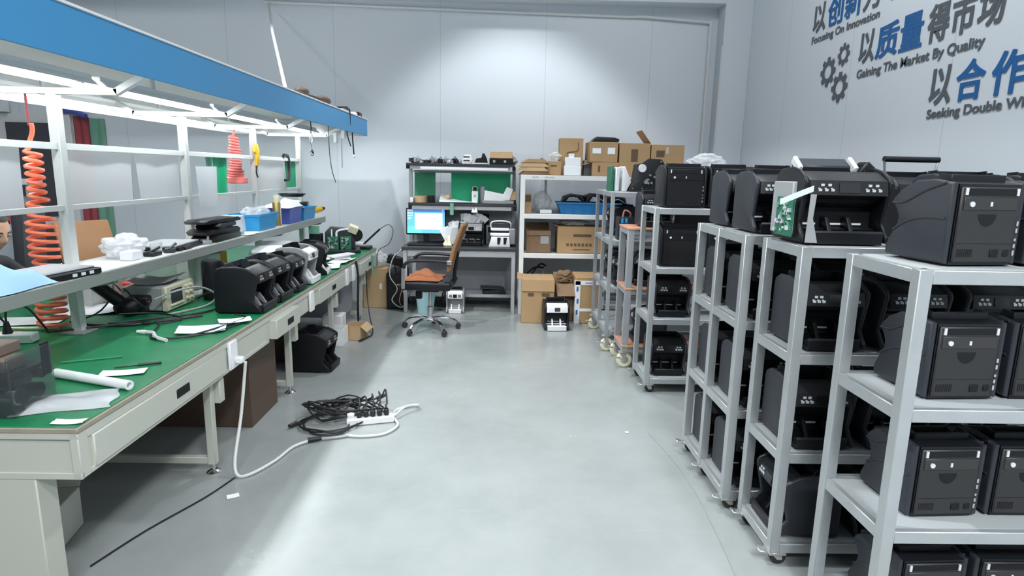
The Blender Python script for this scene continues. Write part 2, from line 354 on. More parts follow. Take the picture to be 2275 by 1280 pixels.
# ------------------------------------------------------------------ banknote counters
def counter_parts(root, W=.27, D=.26, H=.28, kind='A', side='side_grey', body='black', front='panel_dark', accent='black', keys='key_white', roller='black_matt', screen='screen_dark', guide='black_matt', back='back_brown', plate='brass_plate'):
    """front of the machine is -Y, stands on z=0"""
    sx, sy, sz = W / .27, D / .26, H / .28
    S = lambda pr: [(y * sy, z * sz) for y, z in pr]
    i = W / 2 - .02
    if kind == 'A':
        sp = [(.128, .008), (.131, .03), (.131, .225), (.122, .252), (.085, .272), (.0, .277), (-.06, .266), (-.112, .240), (-.124, .222), (-.118, .185), (-.092, .075), (-.118, .045), (-.132, .03), (-.132, .008)]
    else:
        sp = [(.125, .008), (.125, .262), (.05, .272), (-.03, .266), (-.085, .236), (-.118, .205), (-.122, .19), (-.10, .165), (-.088, .142), (-.09, .12), (-.115, .075), (-.131, .04), (-.128, .012), (-.12, .008)]
    for a, b in ((-W / 2, -i), (i, W / 2)):
        m = MB().prism(S(sp), a, b, 'x', .009, 3)
        s_ = m.build('side_panel', side, root)
        if kind == 'B':
            xo = -W / 2 if a < 0 else W / 2
            rg = MB().tube([(xo, y * sy, z * sz) for y, z in ((.10, .262), (.02, .235), (-.06, .195), (-.115, .19))], .004, 6)
            rg.tube([(xo, y * sy, z * sz) for y, z in ((.11, .15), (.03, .148), (-.04, .132), (-.10, .098))], .004, 6)
            rg.build('styling_rib', side, s_)
    bp = [(.125, .004), (.125, .258), (.075, .266), (.062, .205), (-.02, .195), (-.035, .262), (-.062, .254), (-.062, .15), (-.018, .13), (-.018, .062), (-.06, .045), (-.06, .004)]
    MB().prism(S(bp), -i, i, 'x').build('body', body, root)
    cpn = MB().prism(S([(-.06, .256), (-.116, .230), (-.124, .178), (-.06, .163)]), -i + .001, i - .001, 'x', .004).build('control_panel', front, root)
    # sloped face of the control panel: y=-.116..-.124, z=.230..178
    fp = lambda u, v: Vector((u * i, (-.1245 + .008 * v) * sy, (.178 + .052 * v) * sz))
    for sgn in (-1, 1):
        kk = MB()
        for dx, v in ((-.08, .68), (.10, .68), (-.14, .34), (.02, .34), (.18, .34)):
            p = fp(sgn * .60 + dx, v); kk.box(p.x - .006, p.x + .006, p.y - .002, p.y + .002, p.z - .0045, p.z + .0045)
            if v < .5: kk.box(p.x - .008, p.x - .001, p.y - .002, p.y + .002, p.z + .003, p.z + .008)
        kk.build('keypad', keys, cpn)
    p = fp(0, .5); B(-.26 * i, .26 * i, p.y - .003, p.y + .004, p.z - .018 * sz, p.z + .018 * sz, rot=(-.15, 0, 0)).build('screen', screen, cpn)
    # feed hopper on top
    hp = MB()
    for sgn in (-1, 1): hp.prism(S([(.06, .205), (.075, .286), (.03, .290), (-.015, .20)]), sgn * i * .86 - .003, sgn * i * .86 + .003, 'x')
    hp.box(-i * .9, i * .9, .068 * sy, .078 * sy, .25 * sz, .287 * sz, .002)
    hp.build('feed_hopper', accent, root)
    for x in (-.035, .035): MB().cyl((x - .009, .02 * sy, .205 * sz), (x + .009, .02 * sy, .205 * sz), .030 * sy, 14).build('feed_roller', roller, root)
    # stacker
    st = MB().prism(S([(-.06, .004), (-.06, .04), (-.09, .03), (-.135, .052), (-.143, .045), (-.138, .004)]), -i + .012, i - .012, 'x', .003)
    st.box(-i + .004, i - .004, -.06 * sy, -.02 * sy, .05 * sz, .055 * sz)
    st.build('stacker_tray', guide if guide == 'white_plastic' else body, root)
    for x in (-.042, .042):
        MB().prism(S([(-.03, .10), (-.06, .096), (-.085, .06), (-.10, .035), (-.09, .028), (-.06, .05), (-.03, .06)]), x - .008, x + .008, 'x', .002).build('stacker_guide', guide, root)
    for x0, x1 in ((-.092, -.052), (-.03, .03), (.052, .092)): B(x0 * sx, x1 * sx, -.0225 * sy, -.0185 * sy, .066 * sz, .073 * sz).build('white_strip', 'strip_white', root)
    # back cover
    bc = B(-i + .004, i - .004, .124 * sy, .132 * sy, .012 * sz, .25 * sz, .004).build('back_cover', back, root)
    pl = B(-i * .86, i * .86, .131 * sy, .1345 * sy, .178 * sz, .218 * sz, .001); pl.build('latch_plate', plate, bc)
    MB().cyl((i * .62, .13 * sy, .196 * sz), (i * .62, .139 * sy, .196 * sz), .008, 10).build('white_screw', 'key_white', bc); B(-.004, .003, .133 * sy, .137 * sy, .19 * sz, .204 * sz).build('latch_lever', 'key_white', bc)
    for sgn in (-1, 1): B(sgn * i * .82 - .004, sgn * i * .82 + .004, .131 * sy, .136 * sy, .224 * sz, .246 * sz).build('white_tab', 'key_white', bc)
    gr = MB(); gr.box(-i * .8, i * .8, .1315 * sy, .1335 * sy, .224 * sz, .244 * sz)
    gr.prism([(.030 * cos(a) + .004, .165 * sz - .036 * sin(a)) for a in [pi * k / 10 for k in range(11)]], .1315 * sy, .1328 * sy, 'y')
    gr.box(-i * .9, i * .9, .1315 * sy, .1326 * sy, .072 * sz, .0735 * sz)
    for k in range(9): gr.box(i * .9 - .008 - k * .006, i * .9 - .005 - k * .006, .1315 * sy, .1328 * sy, .030 * sz, .056 * sz)
    gr.box(-.050, -.022, .1315 * sy, .1345 * sy, .030 * sz, .055 * sz, .002); gr.box(-.085, -.066, .1315 * sy, .1345 * sy, .032 * sz, .054 * sz, .002)
    gr.build('socket_panel', 'black_matt', bc)
    pt = MB()
    for z, h in ((.13, .014), (.108, .014), (.082, .008), (.06, .012), (.036, .016)): pt.box(-i * .99, -i * .93, .1315 * sy, .135 * sy, z * sz, (z + h) * sz)
    pt.build('side_ports', 'steel', bc)

PROTO = {}
def machine(key, loc, rz, label, group=None, **kw):
    if key in PROTO: return dup(PROTO[key], loc, rz, label, group)
    r = thing('banknote_counter', label, 'banknote counter', loc, rz, group); counter_parts(r, **kw); PROTO[key] = r; return r
KA = dict(kind='A'); KB = dict(kind='B', W=.245, D=.245, H=.262, side='side_grey', roller='cream_roller')

# ------------------------------------------------------------------ trolleys
def caster(root, x, y, r, mat_w, brake=True, top=.09, out=-1):
    if r > .05: x -= .02
    c = MB(); c.box(x - .035, x + .035, y - .03, y + .03, top - .012, top - .001, .001)
    for s_ in (-1, 1): c.prism([(x - .022, top - .01), (x + .022, top - .01), (x + .012 + .012, r - .01), (x - .008 + .012, r - .01)], y + s_ * .020 - .002, y + s_ * .020 + .002, 'y')
    cs = c.build('caster', 'caster_metal', root)
    MB().lathe([(r * .35, -.017), (r * .92, -.015), (r, -.009), (r, .009), (r * .92, .015), (r * .35, .017)], (x + .012, y, r), 20, 'y').build('wheel', mat_w, cs)
    if r > .05: MB().lathe([(.004, -.021), (r * .32, -.021), (r * .5, -.0165), (r * .5, .0165), (r * .32, .021), (.004, .021)], (x + .012, y, r), 18, 'y').build('hub', 'caster_metal', cs)
    if brake: MB().box(x + out * .075, x + out * .02, y - .022, y + .022, r + .018, r + .026, .002, rot=(0, out * -.25, 0)).build('brake_pedal', 'steel', cs)
def trolley(name_label, x0, x1, y0, y1, levels, mids=(), paint='trolley_paint', post=.04, board='shelf_sheet', edge=None, wheel='rubber', wr=.034, topz=None, group='trolleys of banknote counters along the wall', xfoot=.0):
    t = thing('shelf_trolley', name_label, 'trolley', (0, 0, 0), 0, group)
    zt = levels[0]; zb = levels[-1]
    ys = [y0 + post / 2] + list(mids) + [y1 - post / 2]
    for xx in (x0 + post / 2, x1 - post / 2):
        for yy in ys: MB().box(xx - post / 2, xx + post / 2, yy - post / 2, yy + post / 2, zb - .04, zt, .002).build('post', paint, t)
    for z in levels:
        m = MB(); zz0, zz1 = z - .042, z - .001
        for yy in (y0 + post / 2, y1 - post / 2): m.box(x0 + post, x1 - post, yy - post / 2 + .002, yy + post / 2 - .002, zz0, zz1, .002)
        for xx in (x0 + post / 2, x1 - post / 2):
            for a, b in zip(ys, ys[1:]): m.box(xx - post / 2 + .002, xx + post / 2 - .002, a + post / 2, b - post / 2, zz0, zz1, .002)
        for a in ys[1:-1]: m.box(x0 + post, x1 - post, a - post / 2, a + post / 2, zz0, zz1)
        m.build('shelf_frame', paint, t)
        bm_ = MB()
        if edge: bm_.box(x0 - .004, x1 + .004, y0 - .004, y1 + .004, z, z + .016, .002)
        else: bm_.box(x0 + post * .6, x1 - post * .6, y0 + post * .6, y1 - post * .6, z - .008, z)
        sb = bm_.build('shelf_board', board, t)
        if edge: B(x0 - .006, x1 + .006, y0 - .008, y0 - .003, z + .001, z + .014).build('board_edge', edge, sb)
    for xx in (x0 + .035, x1 - .035):
        for yy in ([y0 + .03] + ([mids[0]] if mids and wr < .05 else []) + [y1 - .03]): caster(t, xx, yy, wr, wheel, True, zb - .04)
    return t
LV = [1.32, .905, .495, .10]
trolley('pale grey trolley at the front of the row, by the frame edge', 1.195, 2.42, 1.70, 2.08, [1.32, .90, .50, .10])
trolley('pale grey trolley second in the row, behind the front one', 1.12, 2.42, 2.24, 2.59, LV)
trolley('long pale grey trolley third in the row, two bays deep', 1.075, 2.62, 2.665, 3.335, [1.32, .93, .505, .10], mids=(3.02,))
trolley('grey trolley fourth in the row, on small black casters', 1.065, 2.40, 4.25, 4.67, [1.345, .925, .555, .11], paint='trolley_paint', post=.036)
trolley('old grey trolley with copper coloured boards and large cream wheels', 1.01, 2.30, 4.83, 5.20, [1.14, .655, .175], paint='trolley_old', board='copper_board', edge='wood_edge', wheel='cream_wheel', wr=.065, post=.05)
trolley('old grey trolley last in the row, beside the white shelf unit', .945, 2.30, 5.30, 6.15, [1.42, 1.0, .58, .19], mids=(5.72,), paint='trolley_old', wheel='cream_wheel', wr=.06, post=.032)

SH = ['top shelf', 'second shelf', 'third shelf', 'bottom shelf']
NTH = ['first from the aisle', 'second from the aisle', 'third from the aisle', 'fourth from the aisle']
G = 'black banknote counters on the trolleys'
# front trolley: curvy counters seen from behind
for k, z in enumerate([1.32, .90, .50, .10]):
    for j, x in enumerate((1.425, 1.70)):
        machine('B', (x + k * .004 - (.01 if k == 0 else 0), 1.905 + j * .01, z), pi + (.12 if k == 0 else .05) * (1 - j),
                'curved black counter seen from behind, %s of front trolley, %s' % (SH[k], NTH[j]), G, **KB)
# second trolley
for k, z in enumerate(LV):
    for j, x in enumerate((1.30, 1.625, 1.95)):
        if k == 0:
            if j == 0: continue
            x += .20
        if k == 3 and j == 0:
            machine('A', (1.29, 2.415, z), -pi / 2, 'black counter turned sideways on the bottom shelf of the second trolley', G, **KA); continue
        if (k == 3 and j == 2): continue
        machine('A', (x, 2.415, z), 0, 'black counter, %s of the second trolley, %s' % (SH[k], NTH[j]), G, **KA)
# third trolley, two rows of counters
for k, z in enumerate([1.32, .93, .505, .10]):
    for row, y in ((0, 2.835), (1, 3.165)):
        for j, x in enumerate((1.255, 1.565, 1.875, 2.185)):
            if k > 0 and (j > 2 - row): continue
            if k > 1 and j > 1 - row: continue
            mm = machine('A', (x, y, z), 0, 'black counter, %s, %s bay of third trolley, %s' % (SH[k], ['front', 'rear'][row], NTH[j]), G, **KA)
            if (k, row, j) == (0, 0, 2): HANDLED = mm
# fourth trolley
for k, z in enumerate([1.345, .925, .555, .11]):
    for j, x in enumerate((1.265, 1.585, 1.90)):
        if k > 0 and j > 1: continue
        if k > 1 and j > 0: continue
        lb = 'black counter, %s of the fourth trolley, %s' % (SH[k], NTH[j])
        if k < 2: machine('C', (x + .02, 4.46, z), pi, lb, G, kind='A', W=.30, D=.28, H=.30, side='black', front='black', back='black_matt', plate='black')
        else: machine('A', (x - .01, 4.45, z), 0, lb, G, **KA)
# copper trolley
for k, z in enumerate([1.156, .671, .191]):
    for j, x in enumerate((1.255,)):
        machine('A', (x, 5.02, z), [0, -.5, -pi / 2][k], 'black counter on the %s copper board of the old trolley' % ['upper', 'middle', 'lower'][k], G, **KA)
# last trolley
for k, z in enumerate([1.0, .58]):
    for j, y in enumerate((5.50, 5.92)):
        if (k, j) == (0, 0): continue
        machine('A', (1.165, y, z), -pi / 2 + .1, 'dark counter, %s of last trolley, %s' % (['middle shelf', 'lower shelf'][k], ['by the copper boards', 'by the white shelf unit'][j]), G, **KA)

# the opened counter on the second trolley
t = thing('opened_banknote_counter', 'opened black counter with raised lid and bare green circuit board on second trolley', 'banknote counter', (1.305, 2.425, 1.32), .0)
counter_parts(t, kind='A', W=.34, D=.26, H=.295, side='black', guide='black')
B(-.185, -.158, -.06, .11, .03, .235, .004).build('side_bracket', 'dust_grey', t)
pc = B(-.192, -.186, -.09, .05, .025, .175).build('circuit_board', 'pcb_green', t)
q = MB()
for k in range(16):
    y = R_.uniform(-.085, .035); z = R_.uniform(.035, .16); q.box(-.202, -.192, y, y + R_.uniform(.006, .02), z, z + R_.uniform(.006, .02))
q.build('board_component', 'key_white', pc)
q = MB()
for k in range(14):
    y = R_.uniform(-.085, .035); z = R_.uniform(.035, .16); q.box(-.199, -.192, y, y + R_.uniform(.01, .025), z, z + R_.uniform(.006, .02))
q.build('board_chip', 'green_pale', pc)
MB().sheet(lambda u, v: Vector((-.15 - u * .13, -.15 - .02 * u + .002 * sin(u * 5), .20 - .05 * u + v * .022)), 8, 1, .0015).build('ribbon_cable', 'paper_cool', t)
B(-.125, .085, .03, .10, .286, .315, .006, rot=(.5, 0, 0)).build('raised_tray', 'side_grey', t)
for x in (-.13, .09): B(x - .012, x + .006, .0, .075, .286, .318, .004, rot=(.6, 0, 0)).build('tray_arm', 'strip_white', t)
MB().box(.10, .20, .02, .09, .20, .30, .006, rot=(0, .7, 0)).build('hinged_cover', 'black', t)
MB().lathe([(.02, -.03), (.10, -.03), (.105, 0), (.10, .03), (.02, .03)], (.215, .02, .118), 24, 'y').build('drive_drum', 'black_matt', t)
MB().prism([(-.16, .01), (-.115, .01), (-.14, .10), (-.135, .19), (-.155, .19)], -.148, -.142, 'y').build('front_bracket', 'dust_grey', t)

# wire carrying handle on one of the third trolley's counters
hm = MB().tube([(-.115, 0, .27), (-.12, 0, .31), (-.125, .0, .335)], .006, 6).build('handle_wire', 'steel', HANDLED)
MB().tube([(.115, 0, .27), (.12, 0, .31), (.125, 0, .335)], .006, 6).build('handle_wire', 'steel', HANDLED); MB().cyl((-.128, 0, .342), (.128, 0, .342), .013, 10).build('handle_grip', 'black', HANDLED)
HANDLED['label'] = 'black counter with wire carrying handle, top shelf of the third trolley'

# ------------------------------------------------------------------ the workbench with its canopy
wb = thing('workbench', 'long cream workbench with green mat, white posts, shelf and blue lamp canopy', 'workbench', (-2.2, 4.4, 0))
def P(name, mb, mat, parent=None):
    """part given in room coordinates"""
    par = parent or wb
    o = mb.build(name, mat, None); 
    for v in o.data.vertices: v.co -= Vector((-2.2, 4.4, 0))
    o.parent = par; return o
BX0, BX1, BY0, BY1, BZ = -2.99, -1.41, 1.95, 6.92, .70
P('tabletop', MB().box(BX0, BX1 + .004, BY0 - .004, BY1, BZ - .022, BZ - .003, .003), 'wood_trim')
P('mat', MB().box(BX0 + .01, BX1 - .004, BY0, BY1 - .02, BZ - .003, BZ, .001), 'green_mat')
ap = MB(); ap.box(BX0 + .02, BX1 - .012, BY0 + .012, BY0 + .03, .525, BZ - .022); ap.box(BX0, BX1, BY0, BY0 + .016, .51, .535, .002)
ap.box(BX0, BX1, BY0, BY0 + .016, .655, BZ - .022, .002); ap.box(BX1 - .03, BX1, BY0, BY0 + .05, .51, BZ - .022, .003)
P('end_apron', ap, 'cream_paint'); P('end_apron', MB().box(BX0 + .02, BX1 - .03, BY1 - .03, BY1 - .01, .52, BZ - .022), 'cream_paint')
ap = MB(); ap.box(BX1 - .035, BX1 - .006, BY0 + .05, BY1, .53, BZ - .022); ap.box(BX1 - .02, BX1, BY0 + .05, BY1, .645, BZ - .023, .002); ap.box(BX1 - .02, BX1 - .001, BY0 + .05, 3.66, .51, .53, .002)
ap.box(BX0, BX0 + .03, BY0, BY1, .62, BZ - .022); P('long_apron', ap, 'cream_paint')
def drawer(y0, y1, out=0, hy=None, hz=.585):
    d = P('drawer', MB().box(BX1 - .02, BX1 + .006 + out, y0, y1, .525, .645, .004), 'cream_paint')
    hy = hy or (y0 + y1) / 2
    h = MB(); h.box(BX1 + .004 + out, BX1 + .009 + out, hy - .055, hy + .055, hz - .02, hz + .02, .002); P('recessed_handle', h, 'black_matt').parent = d
    return d
drawer(2.02, 3.05, 0, 2.62); drawer(3.68, 4.12, .035, 3.93); drawer(4.70, 5.75, .0, 5.12); drawer(6.05, 6.86, .02, 6.45)
def outlet(y, z=.595, plug=False):
    o = P('wall_socket', MB().box(BX1 - .002, BX1 + .016, y - .045, y + .045, z - .075, z + .075, .005), 'white_plastic')
    if plug: P('plug', MB().box(BX1 + .016, BX1 + .055, y - .005, y + .035, z - .05, z - .015, .006), 'white_plastic').parent = o
outlet(3.13, plug=True); outlet(4.49); outlet(5.55); outlet(5.80)
# near end leg panel and the front legs
P('end_panel', MB().box(-2.3, -1.572, 1.955, 2.05, 0, .51, .004), 'cream_paint')
for y in (2.985, 4.155, 5.24, 6.36):
    l = P('leg', MB().box(-1.495, -1.455, y - .02, y + .02, .05, .53, .003), 'cream_paint')
    P('leveling_foot', MB().lathe([(.010, .06), (.010, .022), (.018, .020), (.036, .006), (.036, 0)], (-1.475, y, 0), 18), 'chrome').parent = l
    P('foot_bar', MB().box(-2.9, -1.495, y - .016, y + .016, .055, .09, .002), 'cream_paint')
    P('socket_box', MB().box(-1.47, -1.425, y + .022, y + .075, .37, .50, .005), 'cream_paint')
    P('rear_leg', MB().box(-2.93, -2.89, y - .02, y + .02, 0, .52), 'cream_paint')
P('brace', MB().bar((-2.2, 2.0, .42), (-1.5, 2.95, .52), .03, .03), 'cream_paint')
PY = (1.985, 3.15, 4.37, 5.58, 6.80); PX = -2.2
for y in PY:
    P('post', MB().box(PX - .024, PX + .024, y - .024, y + .024, BZ, 1.90, .003), 'post_grey')
    P('post_base', MB().box(PX - .06, PX + .06, y - .06, y + .06, BZ, BZ + .012, .002), 'shelf_grey')
    P('shelf_bracket', MB().prism([(PX + .02, .93), (PX + .02, .99), (-1.985, .99), (-1.985, .965)], y - .018, y + .018, 'y'), 'shelf_grey')
    P('canopy_arm', MB().bar((-2.52, y, 1.915), (-1.88, y, 1.915), .036, .03).bar((-1.89, y, 1.915), (-1.62, y, 2.07), .036, .03).bar((-2.51, y, 1.915), (-2.78, y, 2.07), .036, .03), 'white_paint')
for a, b in zip(PY, PY[1:]):
    P('upper_rail', MB().box(PX - .014, PX + .014, a + .024, b - .024, 1.635, 1.668, .002), 'white_paint')
    P('middle_rail', MB().box(PX - .012, PX + .012, a + .024, b - .024, 1.335, 1.362, .002), 'post_grey')
P('shelf', MB().box(-2.30, -1.975, BY0, 6.88, 1.03, 1.045, .002), 'shelf_white')
P('shelf_edge', MB().box(-1.975, -1.955, BY0, 6.88, .985, 1.045, .003), 'shelf_grey')
P('canopy_roof', MB().box(-2.93, -1.475, 1.2, 6.88, 2.085, 2.10), 'white_paint')
P('front_fascia', MB().box(-1.49, -1.475, 1.2, 6.90, 1.925, 2.095, .001), 'blue_fascia')
P('rear_fascia', MB().box(-2.93, -2.915, 1.2, 6.90, 1.925, 2.095, .001), 'white_paint')
P('fascia_trim', MB().box(-1.50, -1.468, 1.2, 6.90, 2.095, 2.104), 'white_paint')
P('end_fascia', MB().box(-2.93, -1.49, 6.885, 6.90, 1.925, 2.095), 'white_paint')
for x in (-2.03, -2.66):
    for y in (2.0, 3.22, 4.44, 5.66):
        fx = MB().box(x - .035, x + .035, y - .02, y + 1.14, 1.965, 1.995, .003)
        for sg in (-1, 1): fx.prism([(x + sg * .034, 1.967), (x + sg * .062, 1.944), (x + sg * .065, 1.946), (x + sg * .036, 1.972)], y - .02, y + 1.14, 'y')
        f = P('tube_fixture', fx, 'white_plastic')
        P('tube_light', MB().cyl((x, y + .02, 1.938), (x, y + 1.10, 1.938), .014, 10), 'tube_glow').parent = f
        P('fixture_strap', MB().box(x - .006, x + .006, y + .5, y + .53, 1.995, 2.086), 'white_paint').parent = f

# hazy sheets and mats hung on the rails
def hung(name, mat, y0, y1, z0, z1, label, x=PX - .025, cat='hanging sheet', wav=.006, group='sheets hung on the bench rails'):
    m = MB().sheet(lambda u, v: Vector((x + wav * sin(u * 9 + v * 2), y0 + (y1 - y0) * u + .02 * v * (1 - u), z1 + (z0 - z1) * v)), 16, 8, .002)
    return tag(m.build(name, mat), label, cat, group)
hung('frosted_sheet', 'frosted_sheet', 2.02, 2.92, 1.345, 1.66, 'frosted plastic sheet hung between the first bench posts beside the orange coil')
hung('frosted_sheet', 'frosted_sheet', 3.18, 3.78, 1.345, 1.65, 'wide frosted plastic sheet hung just beyond the orange coil')
hung('frosted_sheet', 'frosted_sheet', 3.82, 4.33, 1.345, 1.65, 'narrower frosted plastic sheet hung beside the second tall post')
hung('white_sheet', 'paper', 4.46, 4.78, 1.27, 1.565, 'white card sheet hung on the bench rail next to green strip', x=PX + .026)
hung('green_strip', 'green_sheet', 4.83, 5.08, 1.345, 1.66, 'bright green strip hung between the bench rails')
hung('pale_strip', 'green_pale', 4.72, 4.82, 1.345, 1.66, 'pale green strip hung behind the white card sheet')
hung('green_mat_sheet', 'green_sheet', 6.42, 6.76, 1.365, 1.66, 'green mat sheet hung at the far end of the bench')
hung('frosted_sheet', 'frosted_sheet', 5.66, 6.38, 1.345, 1.65, 'frosted plastic sheet hung beside the green mat sheet')

# orange and pink coil hoses
def coil(cx, cy, segs, r, tr):
    pts = []; a = 0
    for (z0, z1, n, rr) in segs:
        N = int(n * 12)
        for i in range(N):
            t_ = i / N; pts.append((cx + rr * cos(a), cy + rr * sin(a), z0 + (z1 - z0) * t_)); a += 2 * pi / 12
    return MB().tube(pts, tr, 6, smooth=False)
M('orange_coil2', (.98, .23, .12), .4)
t = thing('coil_hose', 'long orange spiral air hose hanging beside the first tall post down to the green bench', 'hose', (-2.37, 3.2, .70))
coil(0, 0, [(1.06, .92, .7, .012), (.92, .68, 6.5, .034), (.68, .58, 2, .046), (.58, .38, 5, .060), (.38, .20, 4, .05), (.20, .02, 5, .064)], 0, .0105).build('spiral_tube', 'orange_coil2', t)
MB().cyl((0, 0, 1.05), (0, 0, 1.235), .006, 8).build('supply_tube', 'red_banner', t)
t = thing('coil_hose', 'bunched pink spiral air hose hanging beside the far tall post', 'hose', (-2.315, 5.46, 1.42))
coil(0, 0, [(.46, .40, .5, .008), (.40, .30, 4, .035), (.30, .12, 8, .045), (.12, .05, 3, .06), (.05, .01, 4, .085)], 0, .0105).build('spiral_tube', 'pink_coil', t)
ag = thing('air_gun', 'yellow air blow gun hanging on the far tall post', 'air gun', (-2.168, 5.57, 1.58))
MB().prism([(-.03, .0), (.035, .02), (.04, .14), (.0, .19), (-.05, .17), (-.06, .12), (-.02, .10)], -.012, .012, 'x', .004).build('body', 'yellow', ag)
MB().tube([(0, -.01, .02), (0, -.03, -.06), (0, -.0, -.10)], .006, 6).build('nozzle', 'black', ag)
MB().bar((0, -.05, .24), (0, -.01, .17), .006, .006).build('hook', 'white_paint', ag)
cc = thing('c_clamp', 'dark metal C-clamp gripping the bench rail near the green mat', 'clamp', (-2.19, 6.35, 1.62))
MB().prism([(-.07, .05), (-.03, .085), (.08, .08), (.12, .03), (.12, -.15), (.07, -.19), (-.03, -.19), (-.03, -.165), (.06, -.165), (.09, -.13), (.09, .02), (.06, .055), (-.03, .06), (-.055, .035)], -.012, .012, 'x', .003).build('frame', 'panel_dark', cc)
MB().cyl((0, -.02, -.26), (0, -.02, -.09), .009, 8).cyl((0, -.06, -.25), (0, .03, -.25), .006, 6).build('screw', 'steel', cc)

# things lying on the canopy roof
BR = 2.104
t = thing('cable_bundle', 'dark bundle lying on the blue canopy edge where the white conduit lands', 'bundle', (-1.53, 5.15, BR))
MB().ball((0, -.28, .035), .05, .10, .035).build('pouch', 'cabinet_brown', t); MB().ball((0, .30, .035), .05, .16, .035).build('pouch', 'cabinet_brown', t); MB().tube([(0, -.3, .03), (.0, -.1, .02), (0, .1, .025), (0, .3, .02)], .016, 8).build('strap', 'black', t)
t = thing('adapter_box', 'flat black adapter hanging over the far part of the canopy edge', 'adapter', (-1.52, 6.02, BR))
B(-.04, .05, -.16, .10, .0, .018, .004).build('base', 'white_plastic', t); MB().prism([(-.16, .02), (.0, .045), (.12, .02), (.12, .01), (-.16, .01)], -.03, .05, 'x').build('cover', 'black', t)
MB().tube([(.058, .05, .02), (.062, .06, -.04), (.061, .06, -.12)], .006, 6, taper=.4).build('lead', 'black', t)
tag(B(-1.54, -1.49, 6.42, 6.52, BR, BR + .03, .006).build('terminal_block', 'white_plastic'), 'small white block on the canopy beside the red black box', 'block')
t = thing('relay_box', 'small black box with red face at the far end of the canopy', 'box', (-1.52, 6.66, BR))
B(-.03, .03, -.07, .07, 0, .045, .004).build('case', 'black', t); B(.03, .033, -.02, .02, .01, .03).build('red_face', 'red', t)

# hooks, leads and strings under the far end of the canopy
t = thing('hanging_hook', 'steel hook and chain hanging under the canopy near the last post', 'hook', (-1.95, 6.45, 1.60))
MB().tube([(0, 0, .485), (0, 0, .42), (0, .012, .38), (0, 0, .35)], .005, 6).build('chain', 'panel_dark', t)
MB().tube([(0, 0, .34), (0, .03, .30), (0, .03, .24), (0, 0, .21), (0, -.03, .24), (0, -.03, .30)], .007, 6, closed=True).build('link', 'steel', t)
MB().tube([(0, -.04, .13), (0, .0, .16), (0, .03, .12), (0, .06, .15), (0, .04, .10), (0, -.02, .10)], .006, 6).tube([(0, 0, .21), (0, 0, .15)], .002, 5).build('key_ring', 'panel_dark', t)
def lead(pts, r, mat, label, bulb=None, grp='leads hanging under the canopy'):
    t = thing('hanging_lead', label, 'lead', pts[0], 0, grp); o = Vector(pts[0])
    MB().tube([Vector(p) - o for p in pts], r, 6).build('wire', mat, t)
    if bulb: MB().ball(Vector(pts[-1]) - o, .016, .016, .02).build('tip', bulb, t)
lead([(-1.8, 6.55, 2.085), (-1.8, 6.56, 1.75), (-1.79, 6.60, 1.55), (-1.77, 6.66, 1.42)], .004, 'cord_black', 'thin dark lead hanging lowest under the far canopy end')
lead([(-1.72, 6.75, 2.085), (-1.72, 6.75, 1.85), (-1.72, 6.75, 1.58)], .005, 'dust_grey', 'straight grey lead hanging beside the white clip under canopy')
lead([(-1.52, 6.42, 1.99), (-1.53, 6.45, 1.88), (-1.53, 6.50, 1.70)], .007, 'panel_dark', 'dark lead with white tip hanging from the canopy edge', 'white_plastic')
lead([(-1.60, 6.5, 2.085), (-1.60, 6.52, 1.92), (-1.58, 6.58, 1.80)], .006, 'panel_dark', 'short dark lead hanging between white clip and white tipped lead')
t = thing('hanging_clip', 'white plastic clip hung under the far end of the canopy', 'clip', (-1.7, 6.6, 1.86))
MB().bar((-.14, 0, .06), (.10, 0, .16), .03, .03, .004).box(-.06, -.025, -.015, .015, -.03, .08, .004).box(.02, .06, -.02, .02, .02, .10, .004).cyl((.08, 0, .15), (.08, 0, .226), .004, 6).build('bracket', 'white_plastic', t)

# ------------------------------------------------------------------ on the bench shelf
SZ = 1.045
def cloth(name, mat, cx, cy, z, sx, sy, h, label, cat, seed=1, rz=0, grp=None):
    r = random.Random(seed); ph = [r.uniform(0, 6) for _ in range(8)]
    def f(u, v):
        e = min(u, 1 - u, v, 1 - v) * 4; e = min(1, e)
        zz = .004 + h * e * (.55 + .25 * sin(7 * u + ph[0]) + .2 * sin(9 * v + ph[1]) + .15 * sin(13 * u + 8 * v + ph[2]))
        a = (u - .5) * sx * (1 + .06 * sin(9 * v + ph[3])); b = (v - .5) * sy * (1 + .06 * sin(8 * u + ph[4]))
        return Vector((a, b, max(.003, zz)))
    return tag(MB().sheet(f, 22, 22, .002).build(name, mat, None, (cx, cy, z), rz), label, cat, grp)
cloth('folded_cloth', 'light_blue', -2.10, 2.47, SZ, .28, .50, .15, 'light blue folded cloth on the near end of the bench shelf', 'cloth', 3)
t = thing('card_reader', 'flat black device with grey top on the shelf beside the blue cloth', 'device', (-2.08, 2.84, SZ), -.12)
B(-.15, .12, -.16, .16, .0, .03, .005).build('case', 'black', t); B(-.14, .09, -.15, .15, .03, .038, .003).build('grey_top', 'dust_grey', t)
q = MB(); [q.box(.119, .122, -.02 + k * .05, .005 + k * .05, .008, .022) for k in range(3)]; q.build('port', 'white_plastic', t)
tag(MB().ball((0, 0, .055), .10, .14, .07, noise=.22, seed=5).build('plastic_bag', 'clear_bag_dense', None, (-2.17, 3.55, SZ)), 'crumpled clear plastic bag on the shelf behind the first post', 'plastic bag')
tag(B(-2.10, -2.03, 3.38, 3.48, SZ, SZ + .05, .004).build('paper_box', 'paper', None), 'small white box in front of the crumpled bag', 'box')
